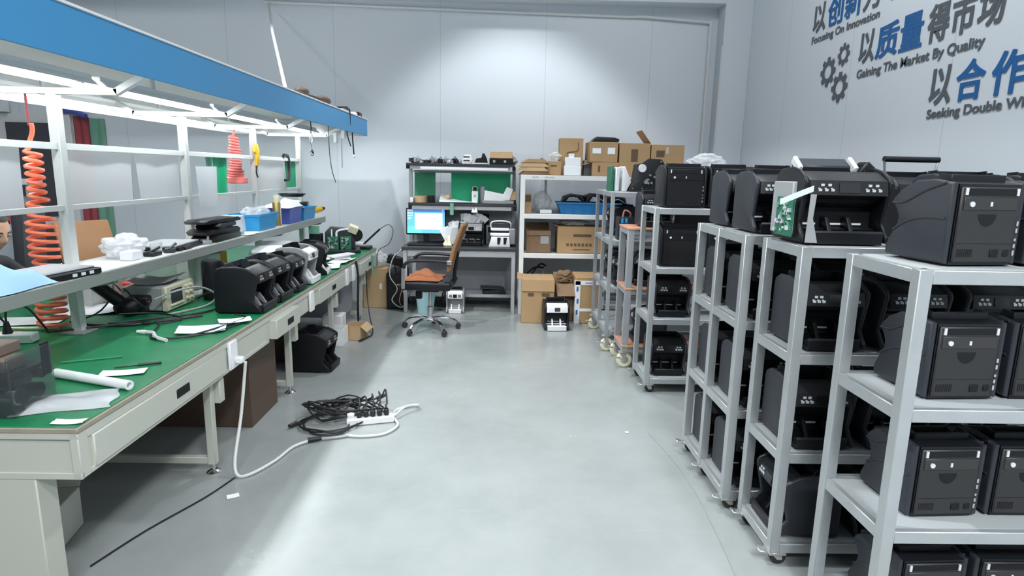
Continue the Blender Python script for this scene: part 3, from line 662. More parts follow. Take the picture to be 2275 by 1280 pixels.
tag(MB().lathe([(.028, 0), (.034, .07), (.031, .07), (.026, .004)], (-2.05, 3.66, SZ), 16).build('clear_cup', 'clear_bag', None), 'clear plastic cup on the shelf beside the crumpled bag', 'cup')
t = thing('plate_stack', 'grey plate lying across black trays beside the clear cup', 'tray', (-2.14, 3.95, SZ), .1)
B(-.12, .14, -.16, .22, 0, .025, .004).build('lower_tray', 'black', t); B(-.13, .12, -.18, .20, .025, .036, .003).build('upper_plate', 'dust_grey', t); B(.10, .15, -.10, .02, .0, .02, .004).build('lever', 'black', t)
def tray(cx, cy, z, sx, sy, h, mat, label, rz):
    t = thing('counter_cover', label, 'cover', (cx, cy, z), rz, 'black covers stacked on the bench shelf')
    MB().prism([(-sy / 2, 0), (sy / 2, 0), (sy / 2 + .02, h * .5), (sy / 2 - .02, h), (-sy / 2 + .03, h), (-sy / 2 - .02, h * .6)], -sx / 2, sx / 2, 'x', .003).build('shell', mat, t)
    B(-sx * .32, sx * .32, -sy * .3, sy * .3, h - .001, h + .0015).build('recess', 'panel_dark', t); return t
tray(-2.07, 4.50, SZ, .17, .44, .045, 'black', 'lowest black cover of the stack on the bench shelf', .05)
tray(-2.07, 4.46, SZ + .047, .16, .40, .04, 'panel_dark', 'second black cover from the bottom of the shelf stack', -.1)
tray(-2.07, 4.50, SZ + .089, .16, .36, .035, 'black', 'third black cover from the bottom of the shelf stack', .12)
tray(-2.07, 4.46, SZ + .126, .16, .46, .03, 'black', 'topmost black cover of the stack on the shelf', -.06)
tag(cloth('loose_paper', 'paper', -2.02, 4.86, SZ, .14, .2, .02, 'crumpled white paper between black covers and blue bin', 'paper', 8))
t = thing('white_box', 'white carton standing behind the blue bin on the shelf', 'box', (-2.19, 5.0, SZ))
B(-.09, .07, -.22, .16, 0, .13, .004).build('body', 'white_plastic', t)
def bin_(mat, cx, cy, z, sx, sy, h, label, rz=0, group='plastic parts bins on the bench shelf', name='parts_bin', rib=None):
    t = thing(name, label, 'storage bin', (cx, cy, z), rz, group)
    m = MB(); k = .88
    def ring(kk, zz, ins): return [(sgx * (sx / 2 * kk - ins), sgy * (sy / 2 * kk - ins), zz) for sgx, sgy in ((-1, -1), (1, -1), (1, 1), (-1, 1))]
    bm = m.bm; R0 = [bm.verts.new(p) for p in ring(k, 0, 0)]; R1 = [bm.verts.new(p) for p in ring(1, h, 0)]; R2 = [bm.verts.new(p) for p in ring(1, h, .006)]; R3 = [bm.verts.new(p) for p in ring(k, .006, .006)]
    for a, b in ((R0, R1), (R1, R2), (R2, R3)):
        for i in range(4): bm.faces.new((a[i], a[(i + 1) % 4], b[(i + 1) % 4], b[i]))
    bm.faces.new(R0[::-1]); bm.faces.new(R3)
    m.build('tub', mat, t)
    r_ = MB(); r_.box(-sx / 2 - .006, sx / 2 + .006, -sy / 2 - .006, -sy / 2 + .004, h - .016, h); r_.box(-sx / 2 - .006, sx / 2 + .006, sy / 2 - .004, sy / 2 + .006, h - .016, h)
    r_.box(-sx / 2 - .006, -sx / 2 + .004, -sy / 2, sy / 2, h - .016, h); r_.box(sx / 2 - .004, sx / 2 + .006, -sy / 2, sy / 2, h - .016, h)
    r_.build('rim', mat, t)
    if rib:
        q = MB()
        for i in range(rib):
            f = -.42 + .84 * i / max(1, rib - 1); q.box(f * sx - .004, f * sx + .004, -sy / 2 * .95 - .008, -sy / 2 * .95 + .004, h * .12, h - .016)
        q.build('rib', mat, t)
    return t
bin_('blue_bin', -2.12, 5.32, SZ, .25, .42, .135, 'bright blue open bin full of clear bags on the bench shelf')
tag(MB().ball((0, 0, .10), .095, .16, .075, noise=.25, seed=9).build('bag_filling', 'clear_bag_dense', None, (-2.12, 5.32, SZ + .012)), 'clear plastic bags heaped in the bright blue bin', 'plastic bag')
t = thing('thermos_flask', 'gold and white thermos flask on the shelf between blue and navy bins', 'flask', (-2.05, 5.66, SZ))
MB().lathe([(.036, 0), (.036, .20), (.030, .212)], (0, 0, 0), 20).build('body', 'brass', t); MB().lathe([(.031, .212), (.031, .262), (.026, .27)], (0, 0, 0), 20).build('cap', 'cream_wheel', t)
MB().box(.030, .037, -.008, .008, .01, .20).build('stripe', 'white_plastic', t)
bin_('navy_bin', -2.09, 5.98, SZ, .22, .36, .15, 'indigo plastic bin beside the thermos flask')
bin_('blue_bin', -2.09, 6.42, SZ, .22, .40, .13, 'smaller blue bin at the far end of the bench shelf')
cloth('white_rag', 'paper', -2.10, 6.02, SZ + .152, .28, .62, .08, 'white rag heaped over the indigo bin', 'rag', 12)
t = thing('black_pan', 'black pan and covers lying on top of the white rag', 'cover', (-2.12, 6.30, SZ + .236), .2)
MB().lathe([(.02, 0), (.11, .012), (.13, .03), (.135, .03), (.10, 0)], (0, 0, 0), 24).build('pan', 'black', t); B(.02, .16, -.20, -.02, -.085, -.045, .006).build('cover', 'black', t)
t = thing('hand_drill', 'orange and black tool lying at the far end of the bench shelf', 'tool', (-2.06, 6.76, SZ))
MB().cyl((0, -.05, .06), (.06, .10, .08), .032, 12).build('body', 'yellow', t); B(-.035, .035, -.11, -.04, 0, .11, .008).build('grip', 'black', t); MB().cyl((.06, .10, .08), (.085, .15, .087), .028, 12, .015).build('nose', 'black', t)

# ------------------------------------------------------------------ on the green mat
Z = BZ
t = thing('mechanism_box', 'smoky clear banknote mechanism box with rollers on the near bench end', 'mechanism', (-1.83, 2.13, Z))
B(-.20, .17, -.115, .09, 0, .012, .002).build('base_plate', 'smoky_acrylic', t)
B(.158, .168, -.115, .09, .012, .215, .002).build('clear_side', 'smoky_acrylic', t); B(-.20, .168, -.118, -.110, .012, .20, .002).build('clear_front', 'smoky_acrylic', t)
B(-.20, -.19, -.11, .09, .012, .215, .002).build('metal_side', 'grey_mech', t); B(.155, .160, .05, .088, .10, .22).build('upright', 'black', t)
q = MB(); [q.cyl((-.19, y, z), (.155, y, z), r, 14) for y, z, r in ((-.05, .06, .03), (.03, .055, .026), (-.02, .115, .022), (.05, .11, .018))]; q.build('roller', 'panel_dark', t)
MB().cyl((.05, -.06, .06), (.15, -.06, .06), .033, 16).build('steel_roller', 'chrome', t)
q = MB(); q.box(-.18, .15, -.08, .07, .13, .15, .004); q.box(-.1, .12, -.09, -.02, .075, .10, .004); q.build('guide_plate', 'black', t)
tag(B(-.17, .13, -.10, .0, .0, .045, .004).build('foam_block', 'foam_brown', None, (-1.83, 2.145, Z + .151)), 'lower brown foam block on the smoky mechanism box', 'block', 'foam blocks on the mechanism box')
tag(B(-.16, .09, -.05, .05, .0, .04, .004).build('foam_block', 'foam_brown', None, (-1.83, 2.13, Z + .197)), 'upper brown foam block on the smoky mechanism box', 'block', 'foam blocks on the mechanism box')
tag(MB().lathe([(.012, 0), (.019, 0), (.019, .40), (.012, .40), (.012, .38)], (0, 0, 0), 18, 'x').build('white_tube', 'white_plastic', None, (-1.82, 2.44, Z + .019), -.34), 'white plastic tube lying on the green mat', 'tube')
cloth('flat_plastic_bag', 'clear_bag_dense', -1.585, 2.17, Z, .30, .20, .024, 'flat clear plastic bag under the white tube at the bench corner', 'plastic bag', 21, .35)
def slip(name, cx, cy, sx, sy, rz, label, z=Z, mat='paper', curl=.004, cat='paper', grp=None):
    return tag(MB().sheet(lambda u, v: Vector(((u - .5) * sx, (v - .5) * sy, .0015 + curl * (2 * u - 1) ** 2 + curl * .5 * sin(6 * v + cx * 9) ** 2)), 8, 6, .001).build(name, mat, None, (cx, cy, z), rz), label, cat, grp)
slip('paper_slip', -1.585, 2.50, .17, .075, .3, 'white paper slip on the mat beside the thin screwdriver')
slip('torn_label', -1.46, 1.99, .10, .04, .1, 'torn white label at the near corner of the bench')
tag(MB().cyl((-1.66, 2.56, Z + .004), (-1.58, 2.60, Z + .004), .0025, 6).cyl((-1.58, 2.60, Z + .006), (-1.50, 2.64, Z + .006), .006, 8).build('screwdriver', 'black'), 'thin black screwdriver on the green mat', 'screwdriver')
tag(MB().cyl((-1.93, 2.62, Z + .004), (-1.72, 2.72, Z + .004), .004, 6).build('green_rod', 'green_dull'), 'thin dark green rod lying near the mechanism box', 'rod')
t = thing('power_strip', 'grey white power strip with black plugs at the near bench end', 'power strip', (-2.44, 2.93, Z), .16)
B(-.27, .16, -.035, .035, 0, .045, .005).build('body', 'white_plastic', t)
for x in (-.21, -.12, .04):
    MB().cyl((x, 0, .045), (x, 0, .105), .022, 12, .010).tube([(x, 0, .10), (x + .01, 0, .16), (x + .06, .05, .17), (x + .10, .09, .08), (x + .12, .12, .012)], .005, 6).build('plug', 'cord_black', t)
slip('paper_sheet', -2.6, 3.35, .32, .2, .3, 'white paper lying behind the power strip', mat='paper')
for k, (x, y, mt, lb) in enumerate(((-2.45, 3.16, 'cream_wheel', 'cream handled probe behind the power strip'), (-2.56, 3.06, 'orange_coil', 'orange handled probe behind the power strip'))):
    tag(MB().cyl((x - .12, y, Z + .010), (x + .12, y + .02, Z + .010), .008, 8).build('probe', mt), lb, 'probe')
# glue gun, adapter, meter, papers, scope
t = thing('heat_gun', 'black handheld heat gun leaning behind the first post', 'heat gun', (-2.19, 3.50, Z), .4)
MB().cyl((-.12, 0, .20), (.02, 0, .06), .036, 14).cyl((-.15, 0, .235), (-.12, 0, .20), .028, 14).build('barrel', 'black', t)
MB().cyl((-.152, 0, .237), (-.149, 0, .234), .022, 14).build('nozzle', 'grey_mech', t); MB().ball((.03, 0, .055), .075, .055, .055).build('motor', 'black', t)
t = thing('black_adapter', 'black power adapter lying next to the oscilloscope', 'adapter', (-2.13, 3.62, Z + .06), .2)
B(-.07, .05, -.09, .05, .0, .045, .008).build('case', 'black', t); B(-.02, .0515, -.085, -.05, .014, .02).build('red_mark', 'red', t); B(-.05, .03, -.07, .04, -.06, 0, .004).build('stand', 'panel_dark', t)
slip('paper_sheet', -2.46, 3.66, .36, .32, .25, 'curled white papers behind the heat gun', curl=.02)
t = thing('foam_slab', 'long white carton lying behind the oscilloscope under the shelf', 'box', (-2.6, 4.33, Z))
B(-.12, .10, -.62, .52, 0, .145, .006).build('body', 'white_plastic', t)
t = thing('multimeter', 'red multimeter standing behind the oscilloscope', 'multimeter', (-2.40, 4.0, Z)); B(-.04, .04, -.08, .08, 0, .12, .008).build('case', 'red', t); B(.0402, .043, -.05, .05, .06, .10).build('screen', 'dark_glass', t)
t = thing('oscilloscope', 'beige oscilloscope with square dark screen on the green mat', 'oscilloscope', (-2.02, 3.77, Z), 0)
B(-.24, .0, -.155, .155, .008, .15, .006).build('case', 'dust_grey', t); B(.0, .035, -.165, .165, .004, .155, .008).build('bezel', 'scope_beige', t)
B(.034, .0385, -.115, .015, .045, .13, .002).build('screen', 'dark_glass', t); B(.034, .045, -.125, .025, .03, .042, .002).build('screen_shade', 'cream_wheel', t)
q = MB(); [q.cyl((.033, y, z), (.055, y, z), .011, 10) for y, z in ((.06, .125), (.11, .125), (.06, .085), (.11, .085), (.075, .045), (.12, .045))]; q.build('knob', 'cream_wheel', t)
for y in (-.12, .12): B(-.2, -.02, y - .012, y + .012, 0, .008).build('foot', 'rubber', t)
slip('paper_sheet', -2.14, 3.80, .26, .26, .2, 'bent grey sheet lying on top of the oscilloscope', z=Z + .151, mat='dust_grey', curl=.03)
t = thing('white_adapter', 'white handset lying between the oscilloscope and the black counters', 'handset', (-1.98, 4.10, Z), .7)
MB().bar((-.10, 0, .025), (.10, 0, .05), .05, .032, .01).build('body', 'white_plastic', t)
slip('paper_sheet', -1.60, 3.22, .24, .17, .35, 'white paper sheet on the mat in front of the black counters', mat='paper_cool', curl=.008)
slip('paper_sheet', -1.49, 3.38, .17, .10, .5, 'smaller white paper overlapping the sheet by the counters', z=Z + .012, curl=.006)
def cable(name, pts, r, mat, label, grp=None, cat='cable', ends=None, endmat='cord_black'):
    t = thing(name, label, cat, pts[0], 0, grp); o = Vector(pts[0]); MB().tube([Vector(p) - o for p in pts], r, 6).build('cord', mat, t)
    if ends:
        for e, d in ends: MB().cyl(Vector(e) - o, Vector(e) - o + Vector(d), .012, 8, .008).build('connector', endmat, t)
    return t
gc = 'cables lying across the bench mat'
def at(z): return Z + z + .0025
cable('bench_cable', [(-2.12, 3.30, at(.006)), (-1.9, 3.34, at(.006)), (-1.78, 3.05, at(.006)), (-1.66, 3.02, at(.006)), (-1.50, 3.14, at(.007)), (-1.40 - .05, 3.34, at(.006))], .005, 'cord_black', 'dark cable looping around the paper sheet on the mat', gc)
cable('usb_cable', [(-1.84, 3.12, at(.010)), (-1.79, 3.10, at(.010)), (-1.74, 3.03, at(.008)), (-1.66, 2.98, at(.006))], .010, 'cord_white', 'white cable end with connector near the paper sheet', gc, ends=[((-1.84, 3.12, at(.010)), (-.05, .01, 0))], endmat='white_plastic')
cable('bench_cable', [(-2.0, 3.50, at(.10)), (-1.93, 3.62, at(.13)), (-1.88, 3.80, at(.12)), (-1.83, 3.90, at(.05)), (-1.84, 3.78, at(.006)), (-1.95, 3.52, at(.006))], .006, 'dust_grey', 'grey cable arching across the oscilloscope front', gc)
cable('bench_cable', [(-2.15, 3.30, at(.006)), (-1.98, 3.42, at(.006)), (-1.80, 3.56, at(.006)), (-1.74, 3.70, at(.006)), (-1.76, 4.0, at(.006))], .006, 'cord_black', 'black cable running under the oscilloscope to the counters', gc)
cable('bench_cable', [(-2.30, 3.28, at(.005)), (-2.05, 3.26, at(.006)), (-1.86, 3.40, at(.006)), (-1.74, 3.52, at(.006))], .007, 'panel_dark', 'thick dark cable on the mat before the heat gun', gc)
cable('bench_cable', [(-2.4, 3.22, at(.005)), (-2.28, 3.4, at(.03)), (-2.30, 3.6, at(.10)), (-2.38, 3.75, at(.14)), (-2.42, 3.9, at(.05))], .005, 'cord_black', 'black cable curling up behind the heat gun', gc)
cable('bench_cable', [(-2.05, 4.2, at(.10)), (-1.95, 4.1, at(.16)), (-1.88, 4.0, at(.14)), (-1.84, 4.15, at(.04)), (-1.95, 4.35, at(.006))], .006, 'cord_black', 'black cable tangle behind the first black counter', gc)
for k, (pts, lb) in enumerate((
    ([(-2.30, 3.05, at(.02)), (-2.12, 3.22, at(.012)), (-2.02, 3.30, at(.008)), (-1.92, 3.30, at(.008))], 'black cable in front of the first tall post'),
    ([(-2.16, 3.42, at(.03)), (-2.02, 3.50, at(.02)), (-1.88, 3.48, at(.012)), (-1.80, 3.40, at(.010)), (-1.86, 3.28, at(.010))], 'black cable bending before the black adapter'),
    ([(-2.24, 3.62, at(.12)), (-2.16, 3.50, at(.16)), (-2.08, 3.46, at(.10)), (-2.04, 3.52, at(.03))], 'black cable arching between heat gun and adapter'),
    ([(-1.96, 3.92, at(.02)), (-1.86, 3.90, at(.07)), (-1.80, 3.98, at(.05)), (-1.82, 4.14, at(.012))], 'black cable lying between oscilloscope and white handset'),
    ([(-2.08, 4.30, at(.12)), (-1.98, 4.28, at(.20)), (-1.90, 4.20, at(.22)), (-1.86, 4.12, at(.15))], 'black cable looping above the dark canister'),
    ([(-1.70, 3.02, at(.006)), (-1.60, 3.06, at(.006)), (-1.50, 3.30, at(.008)), (-1.46, 3.46, at(.014)), (-1.54, 3.50, at(.02))], 'black cable passing over the smaller white paper'))):
    cable('bench_cable', pts, .0055, 'cord_black', lb, gc)
tag(B(-2.36, -2.12, 4.45, 4.63, Z, Z + .23, .006).build('white_panel_box', 'white_plastic'), 'white box standing behind the black counters under the shelf', 'box')
tag(MB().lathe([(.06, 0), (.065, .02), (.065, .24), (.06, .26)], (-1.90, 4.02, Z), 20).build('black_canister', 'black'), 'dark canister standing behind the first black counter', 'canister')

# counters standing in a row on the bench, fronts to the aisle
gb = 'counters lined up on the bench edge'
machine('BENCH', (-1.565, 3.74, Z), pi / 2, 'black counter first in the bench row, side panel towards the camera', gb, kind='A', W=.29, D=.27, H=.29, side='black', keys='dust_grey', guide='grey_mech', screen='panel_dark', accent='side_grey')
machine('BENCH', (-1.565, 4.05, Z), pi / 2, 'black counter second in the bench row, behind the first', gb)
t = thing('banknote_counter', 'slim black open counter third in the bench row', 'banknote counter', (-1.56, 4.37, Z), pi / 2, gb)
counter_parts(t, kind='A', W=.25, D=.26, H=.265, side='panel_dark', front='black', guide='steel', keys='dust_grey')
t = thing('banknote_counter', 'counter with white display head fourth in the bench row', 'banknote counter', (-1.56, 4.70, Z), pi / 2, gb)
counter_parts(t, kind='A', W=.27, D=.26, H=.29, side='grey_mech', front='white_plastic', guide='white_plastic', body='panel_dark', keys='dust_grey')
t = thing('banknote_counter', 'black counter with white stacker fifth in the bench row', 'banknote counter', (-1.58, 5.12, Z), pi / 2 + .15, gb)
counter_parts(t, kind='A', W=.26, D=.26, H=.27, side='black_matt', front='black', guide='white_plastic', keys='dust_grey')
t = thing('clear_assembly', 'clear and white plastic assembly behind the bench counters', 'assembly', (-1.95, 5.25, Z), .1)
B(-.16, .16, -.30, .30, 0, .12, .006).build('base', 'grey_mech', t); B(-.15, .15, -.28, .22, .12, .20, .01, rot=(.12, 0, .1)).build('clear_cover', 'clear_bag_dense', t); B(-.1, .14, -.36, -.1, .20, .212, .002, rot=(.1, 0, .2)).build('white_plate', 'white_plastic', t)
t = thing('tester_box', 'black and red tester box under the shelf behind the counters', 'tester', (-2.10, 4.86, Z)); B(-.07, .07, -.10, .10, 0, .12, .006).build('case', 'black', t); B(.071, .075, -.06, .06, .02, .09).build('face', 'red', t); B(.0752, .078, -.02, .05, .03, .08).build('label_plate', 'paper', t)
tag(B(-2.24, -2.21, 4.75, 4.95, Z, Z + .2, .004).build('orange_card', 'yellow'), 'orange card standing under the shelf by the second post', 'card')
# loose papers and parts in front of the open machine
for k, (x, y, sx, sy, rz, lb) in enumerate(((-1.55, 5.45, .22, .30, .2, 'white papers fanned on the bench beyond the counters'), (-1.50, 5.78, .16, .34, -.1, 'upper sheet of the papers beyond the counters'), (-1.62, 5.95, .3, .3, .3, 'paper sheets nearest the green circuit boards'))):
    slip('paper_sheet', x, y, sx, sy, rz, lb, z=Z + .004 * k, curl=.01)
tag(MB().bar((-1.62, 5.74, Z + .05), (-1.47, 6.02, Z + .05), .10, .014, .002).bar((-1.6, 5.8, Z + .022), (-1.5, 5.98, Z + .022), .06, .044).build('white_bracket', 'white_plastic'), 'long white bracket lying before the green circuit boards', 'bracket')
for k, (x, y, sx, sy, rz, mt, lb) in enumerate((
    (-1.86, 5.74, .10, .16, .4, 'panel_dark', 'flat dark part behind the fanned white papers'), (-1.96, 5.90, .14, .12, -.3, 'white_plastic', 'flat white part behind the fanned white papers'),
    (-1.80, 6.02, .08, .12, .2, 'grey_mech', 'small grey part before the purple module'), (-1.98, 6.12, .12, .10, .7, 'steel', 'bright metal part before the purple module'))):
    p_ = MB().box(-sx / 2, sx / 2, -sy / 2, sy / 2, 0, .035, .005); p_.box(-sx / 4, sx / 3, -sy / 3, sy / 4, .035, .06, .004)
    tag(p_.build('loose_part', mt, None, (x, y, Z), rz), lb, 'part', 'loose parts on the bench')
for k, (x, y, sx, mt, lb) in enumerate(((-2.04, 3.60, .05, 'panel_dark', 'small dark part on the shelf edge by the clear cup'), (-2.03, 3.78, .06, 'side_grey', 'dark slate part on the shelf edge before the grey plate'), (-2.02, 4.22, .05, 'grey_mech', 'grey part on the shelf edge before the black cover stack'), (-2.05, 4.80, .05, 'dust_grey', 'grey clip beside the crumpled shelf paper'))):
    p_ = MB().box(-.03, .03, -sx, sx, 0, .025, .004); p_.cyl((0, -sx, .02), (.02, sx * .8, .045), .008, 8)
    tag(p_.build('loose_part', mt, None, (x, y, SZ), .3 * k), lb, 'part', 'loose parts on the bench shelf')
t = thing('opened_counter', 'opened grey counter with two green circuit boards at the bench end', 'banknote counter', (-1.68, 6.52, Z), .25)
B(-.20, .18, -.16, .16, 0, .03, .006).build('base', 'black', t); MB().prism([(-.18, .03), (.13, .03), (.13, .12), (.06, .24), (-.12, .26), (-.18, .20)], -.02, .14, 'y', .01).build('chassis', 'side_grey', t)
for k, x in enumerate((-.10, .03)):
    p_ = B(x - .055, x + .055, -.07, -.062, .03, .17).build('circuit_board', 'pcb_green', t)
    for mt in ('key_white', 'green_pale', 'steel', 'black'):
        q = MB()
        for _ in range(9):
            bx, bz = x + R_.uniform(-.05, .035), R_.uniform(.035, .15); q.box(bx, bx + R_.uniform(.005, .02), -.082, -.07, bz, bz + R_.uniform(.004, .018))
        q.build('board_component', mt, p_)
MB().tube([(-.11, -.06, .16), (-.11, -.04, .24)], .008, 6, smooth=False).build('white_wire', 'white_plastic', t); MB().tube([(-.06, -.06, .15), (-.06, -.05, .21), (-.02, -.05, .235), (.07, -.03, .245)], .012, 6).build('white_hose', 'white_plastic', t)
MB().box(.06, .16, -.05, .02, .20, .28, .006, rot=(.3, .4, 0)).build('cream_module', 'cream_wheel', t); MB().lathe([(.03, -.02), (.07, -.02), (.07, .02), (.03, .02)], (.14, .06, .17), 18, 'y').build('drum', 'black', t)
t = thing('purple_board', 'black and purple module standing beside the opened grey counter', 'module', (-1.93, 6.42, Z)); B(-.06, .06, -.05, .05, 0, .20, .004).build('case', 'black', t); B(-.06, .05, -.05, -.045, .2, .28).build('fin', 'green_pale', t)
t = thing('soldering_iron', 'soldering iron resting in its holder at the far bench end', 'soldering iron', (-1.50, 6.80, Z))
B(-.14, .06, -.08, .08, 0, .03, .004).build('stand', 'black', t); MB().cyl((-.10, 0, .045), (.0, 0, .045), .03, 14).build('white_rest', 'white_plastic', t)
MB().cyl((-.02, -.02, .05), (.16, .0, .22), .011, 10).build('iron', 'black', t)
MB().tube([(.16, 0, .22), (.25, .03, .27), (.30, .03, .20), (.26, .0, .06), (.14, .0, -.02), (.12, 0, -.2)], .004, 6).build('cord', 'cord_black', t)
cable('hanging_cable', [(-1.40, 5.90, .69), (-1.385, 5.91, .55), (-1.39, 5.90, .30), (-1.40, 5.93, .14)], .011, 'cord_black', 'dark cord hanging from the bench edge with a plug end', None, ends=[((-1.40, 5.93, .16), (0, 0, -.08))])
cable('hanging_cable', [(-1.37, 6.20, .55), (-1.36, 6.18, .30), (-1.30, 6.0, .12), (-1.22, 5.75, .02), (-1.24, 5.60, .012), (-1.27, 5.52, .012)], .006, 'cord_black', 'thin dark cord trailing from the far bench end onto the floor', None, ends=[((-1.27, 5.52, .012), (-.02, -.05, 0))])
tag(MB().sheet(lambda u, v: Vector((-1.385 + .01 * sin(5 * u), 6.52 + .1 * u, .66 - .22 * v)), 6, 6, .01).build('green_tool', 'green_pale'), 'green tool hanging from the far drawer of the bench', 'tool')

# ------------------------------------------------------------------ under the bench and on the floor
def carton(label, cx, cy, z, w_, d_, h_, rz=0, mat='carton', open_=False, flaps=(), tape=False, labels=(), prints=(), group='brown cartons', name='carton', inner='carton_dark'):
    """front face is -Y; flaps: (edge, angle, length)"""
    t = thing(name, label, 'carton', (cx, cy, z), rz, group); x, y = w_ / 2, d_ / 2; m = MB()
    if open_:
        k = .006
        m.box(-x, x, -y, y, 0, k); m.box(-x, x, -y, -y + k, k, h_); m.box(-x, x, y - k, y, k, h_); m.box(-x, -x + k, -y + k, y - k, k, h_); m.box(x - k, x, -y + k, y - k, k, h_)
    else: m.box(-x, x, -y, y, 0, h_, .004)
    m.build('body', mat, t)
    for e, ang, ln in flaps:
        f = MB(); a = rad(ang)
        if e == 'f': f.bar((0, -y, h_), (0, -y - ln * cos(a), h_ + ln * sin(a)), w_, .005)
        if e == 'b': f.bar((0, y, h_), (0, y + ln * cos(a), h_ + ln * sin(a)), w_, .005)
        if e == 'l': f.prism([(-x, h_), (-x - ln * cos(a), h_ + ln * sin(a)), (-x - ln * cos(a), h_ + ln * sin(a) + .005), (-x, h_ + .005)], -y, y, 'y')
        if e == 'r': f.prism([(x, h_), (x + ln * cos(a), h_ + ln * sin(a)), (x + ln * cos(a), h_ + ln * sin(a) + .005), (x, h_ + .005)], -y, y, 'y')
        f.build('flap', mat, t)
    if tape: 
        q = MB(); q.box(-.03, .03, -y - .0015, y, h_ - .0005, h_ + .001); q.box(-.03, .03, -y - .0015, -y + .001, h_ * .72, h_); q.build('tape', 'tape_tan', t)
    for (x0, x1, z0, z1, mt) in labels: B(x0 * w_, x1 * w_, -y - .002, -y + .001, z0 * h_, z1 * h_).build('shipping_label', mt, t)
    if prints:
        q = MB(); [q.box(x0 * w_, x1 * w_, -y - .0012, -y + .001, z0 * h_, z1 * h_) for (x0, x1, z0, z1) in prints]; q.build('printed_mark', 'carton_print', t)
    return t
carton('brown carton standing at the far end of the bench beside the computer tower', -1.43, 7.05, 0, .28, .26, .46, 0, 'carton_pale', flaps=[('l', 40, .1)], labels=[(.18, .27, .48, .62, 'paper')])
tag(MB().ball((0, 0, .10), .14, .12, .09, noise=.2, seed=31).build('plastic_bag', 'clear_bag_dense', None, (-1.45, 7.03, .462)), 'crumpled plastic bag lying on the carton at the bench end', 'plastic bag')
tag(MB().box(-.10, .10, -.06, .06, 0, .10, .01, rot=(0, .3, 0)).build('black_cover', 'black', None, (-1.22, 7.12, .475)), 'black cover tipped behind the carton at the bench end', 'cover')
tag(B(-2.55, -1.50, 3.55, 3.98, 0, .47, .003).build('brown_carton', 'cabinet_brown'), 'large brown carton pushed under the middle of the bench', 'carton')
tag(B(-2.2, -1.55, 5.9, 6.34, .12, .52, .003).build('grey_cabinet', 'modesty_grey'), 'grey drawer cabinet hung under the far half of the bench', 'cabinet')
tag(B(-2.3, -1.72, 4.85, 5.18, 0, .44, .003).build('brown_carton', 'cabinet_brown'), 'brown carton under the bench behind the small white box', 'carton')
machine('FLOORM', (-1.46, 4.72, 0), pi / 2 - .05, 'black counter standing on the floor under the bench edge', 'counters on the floor', kind='A', W=.28, D=.30, H=.32, side='black_matt', keys='dust_grey', guide='black')
carton('small white carton on the floor beside the bench leg', -1.50, 5.42, 0, .20, .20, .15, 0, 'white_plastic', open_=True, group='small cartons under the bench')
carton('small tan open carton on the floor next to the white carton', -1.36, 5.64, 0, .16, .2, .13, -.1, 'carton_pale', open_=True, flaps=[('r', -40, .08)], group='small cartons under the bench')
carton('small white carton stacked behind the tan open carton', -1.56, 5.66, 0, .18, .16, .22, 0, 'white_plastic', group='small cartons under the bench')
carton('pale carton in the shade beneath the near bench end', -1.93, 2.36, 0, .26, .24, .18, .2, 'cream_paint', flaps=[('b', 60, .1)], group='small cartons under the bench')

# knot of black power cords and the white strip
t = thing('power_strip', 'white power strip with five black plugs on the floor', 'power strip', (-.80, 3.645, 0), .28)
B(-.145, .145, -.032, .032, 0, .042, .006).build('body', 'white_plastic', t)
for k in range(5):
    x = -.07 + k * .042; pl = MB(); pl.box(x - .015, x + .015, -.016, .016, .042, .085, .006); pl.cyl((x, 0, .085), (x, .03, .10), .009, 8, .006); pl.build('plug', 'cord_black', t)
MB().cyl((-.12, 0, .042), (-.12, -.002, .07), .022, 14).build('white_plug', 'white_plastic', t)
kn = MB(); rr = random.Random(11)
for k in range(5):
    sx = -.80 + (-.07 + k * .042) * cos(.28); sy = 3.645 + (-.07 + k * .042) * sin(.28) + .03
    pts = [(sx, sy, .10), (sx - .02, sy + .06, .13 + .012 * k), (sx - .07, sy + .12, .09)]
    cx, cy = -1.02 + rr.uniform(-.05, .05), 3.72 + rr.uniform(-.04, .04)
    for j in range(11):
        a = j * .95 + k * 1.3; pts.append((cx + rr.uniform(.13, .25) * cos(a), cy + rr.uniform(.06, .15) * sin(a), .012 + rr.uniform(0, .10)))
    pts.append((cx + rr.uniform(-.2, .25), cy + rr.uniform(-.12, .24), .015))
    kn.tube(pts, .0055, 6)
for k in range(3):
    pts = [(-1.04 + (.20 - .03 * k) * cos(a) + rr.uniform(-.02, .02), 3.60 + (.13 + .02 * k) * sin(a) + rr.uniform(-.02, .02), .01 + .015 * rr.random()) for a in [2 * pi * i / 9 + k for i in range(9)]]
    kn.tube(pts, .0055, 6, closed=True)
t2 = thing('cord_tangle', 'tangle of black power cords on the floor beside the white strip', 'cords', (0, 0, 0)); kn.build('cords', 'cord_black', t2)
for (p, d) in (((-.83, 3.98, .03), (.06, .03, .02)), ((-1.07, 3.86, .05), (-.07, -.04, .02)), ((-.99, 3.88, .06), (-.05, -.05, -.01)), ((-1.24, 3.58, .02), (-.03, -.05, 0))):
    MB().cyl(p, Vector(p) + Vector(d), .016, 8, .012).build('cord_plug', 'cord_black', t2)
t = thing('strip_cord', 'white cord looping on the floor around the power strip', 'cord', (0, 0, 0))
MB().tube([(-.66, 3.69, .03), (-.60, 3.80, .05), (-.53, 3.87, .03), (-.57, 3.92, .012), (-.67, 3.83, .012), (-.66, 3.70, .012), (-.62, 3.58, .012), (-.68, 3.46, .010), (-.80, 3.42, .010), (-.90, 3.43, .010)], .0075, 8).build('cord', 'cord_white', t)
MB().cyl((-.66, 3.685, .025), (-.69, 3.675, .025), .012, 8).build('sleeve', 'white_plastic', t)
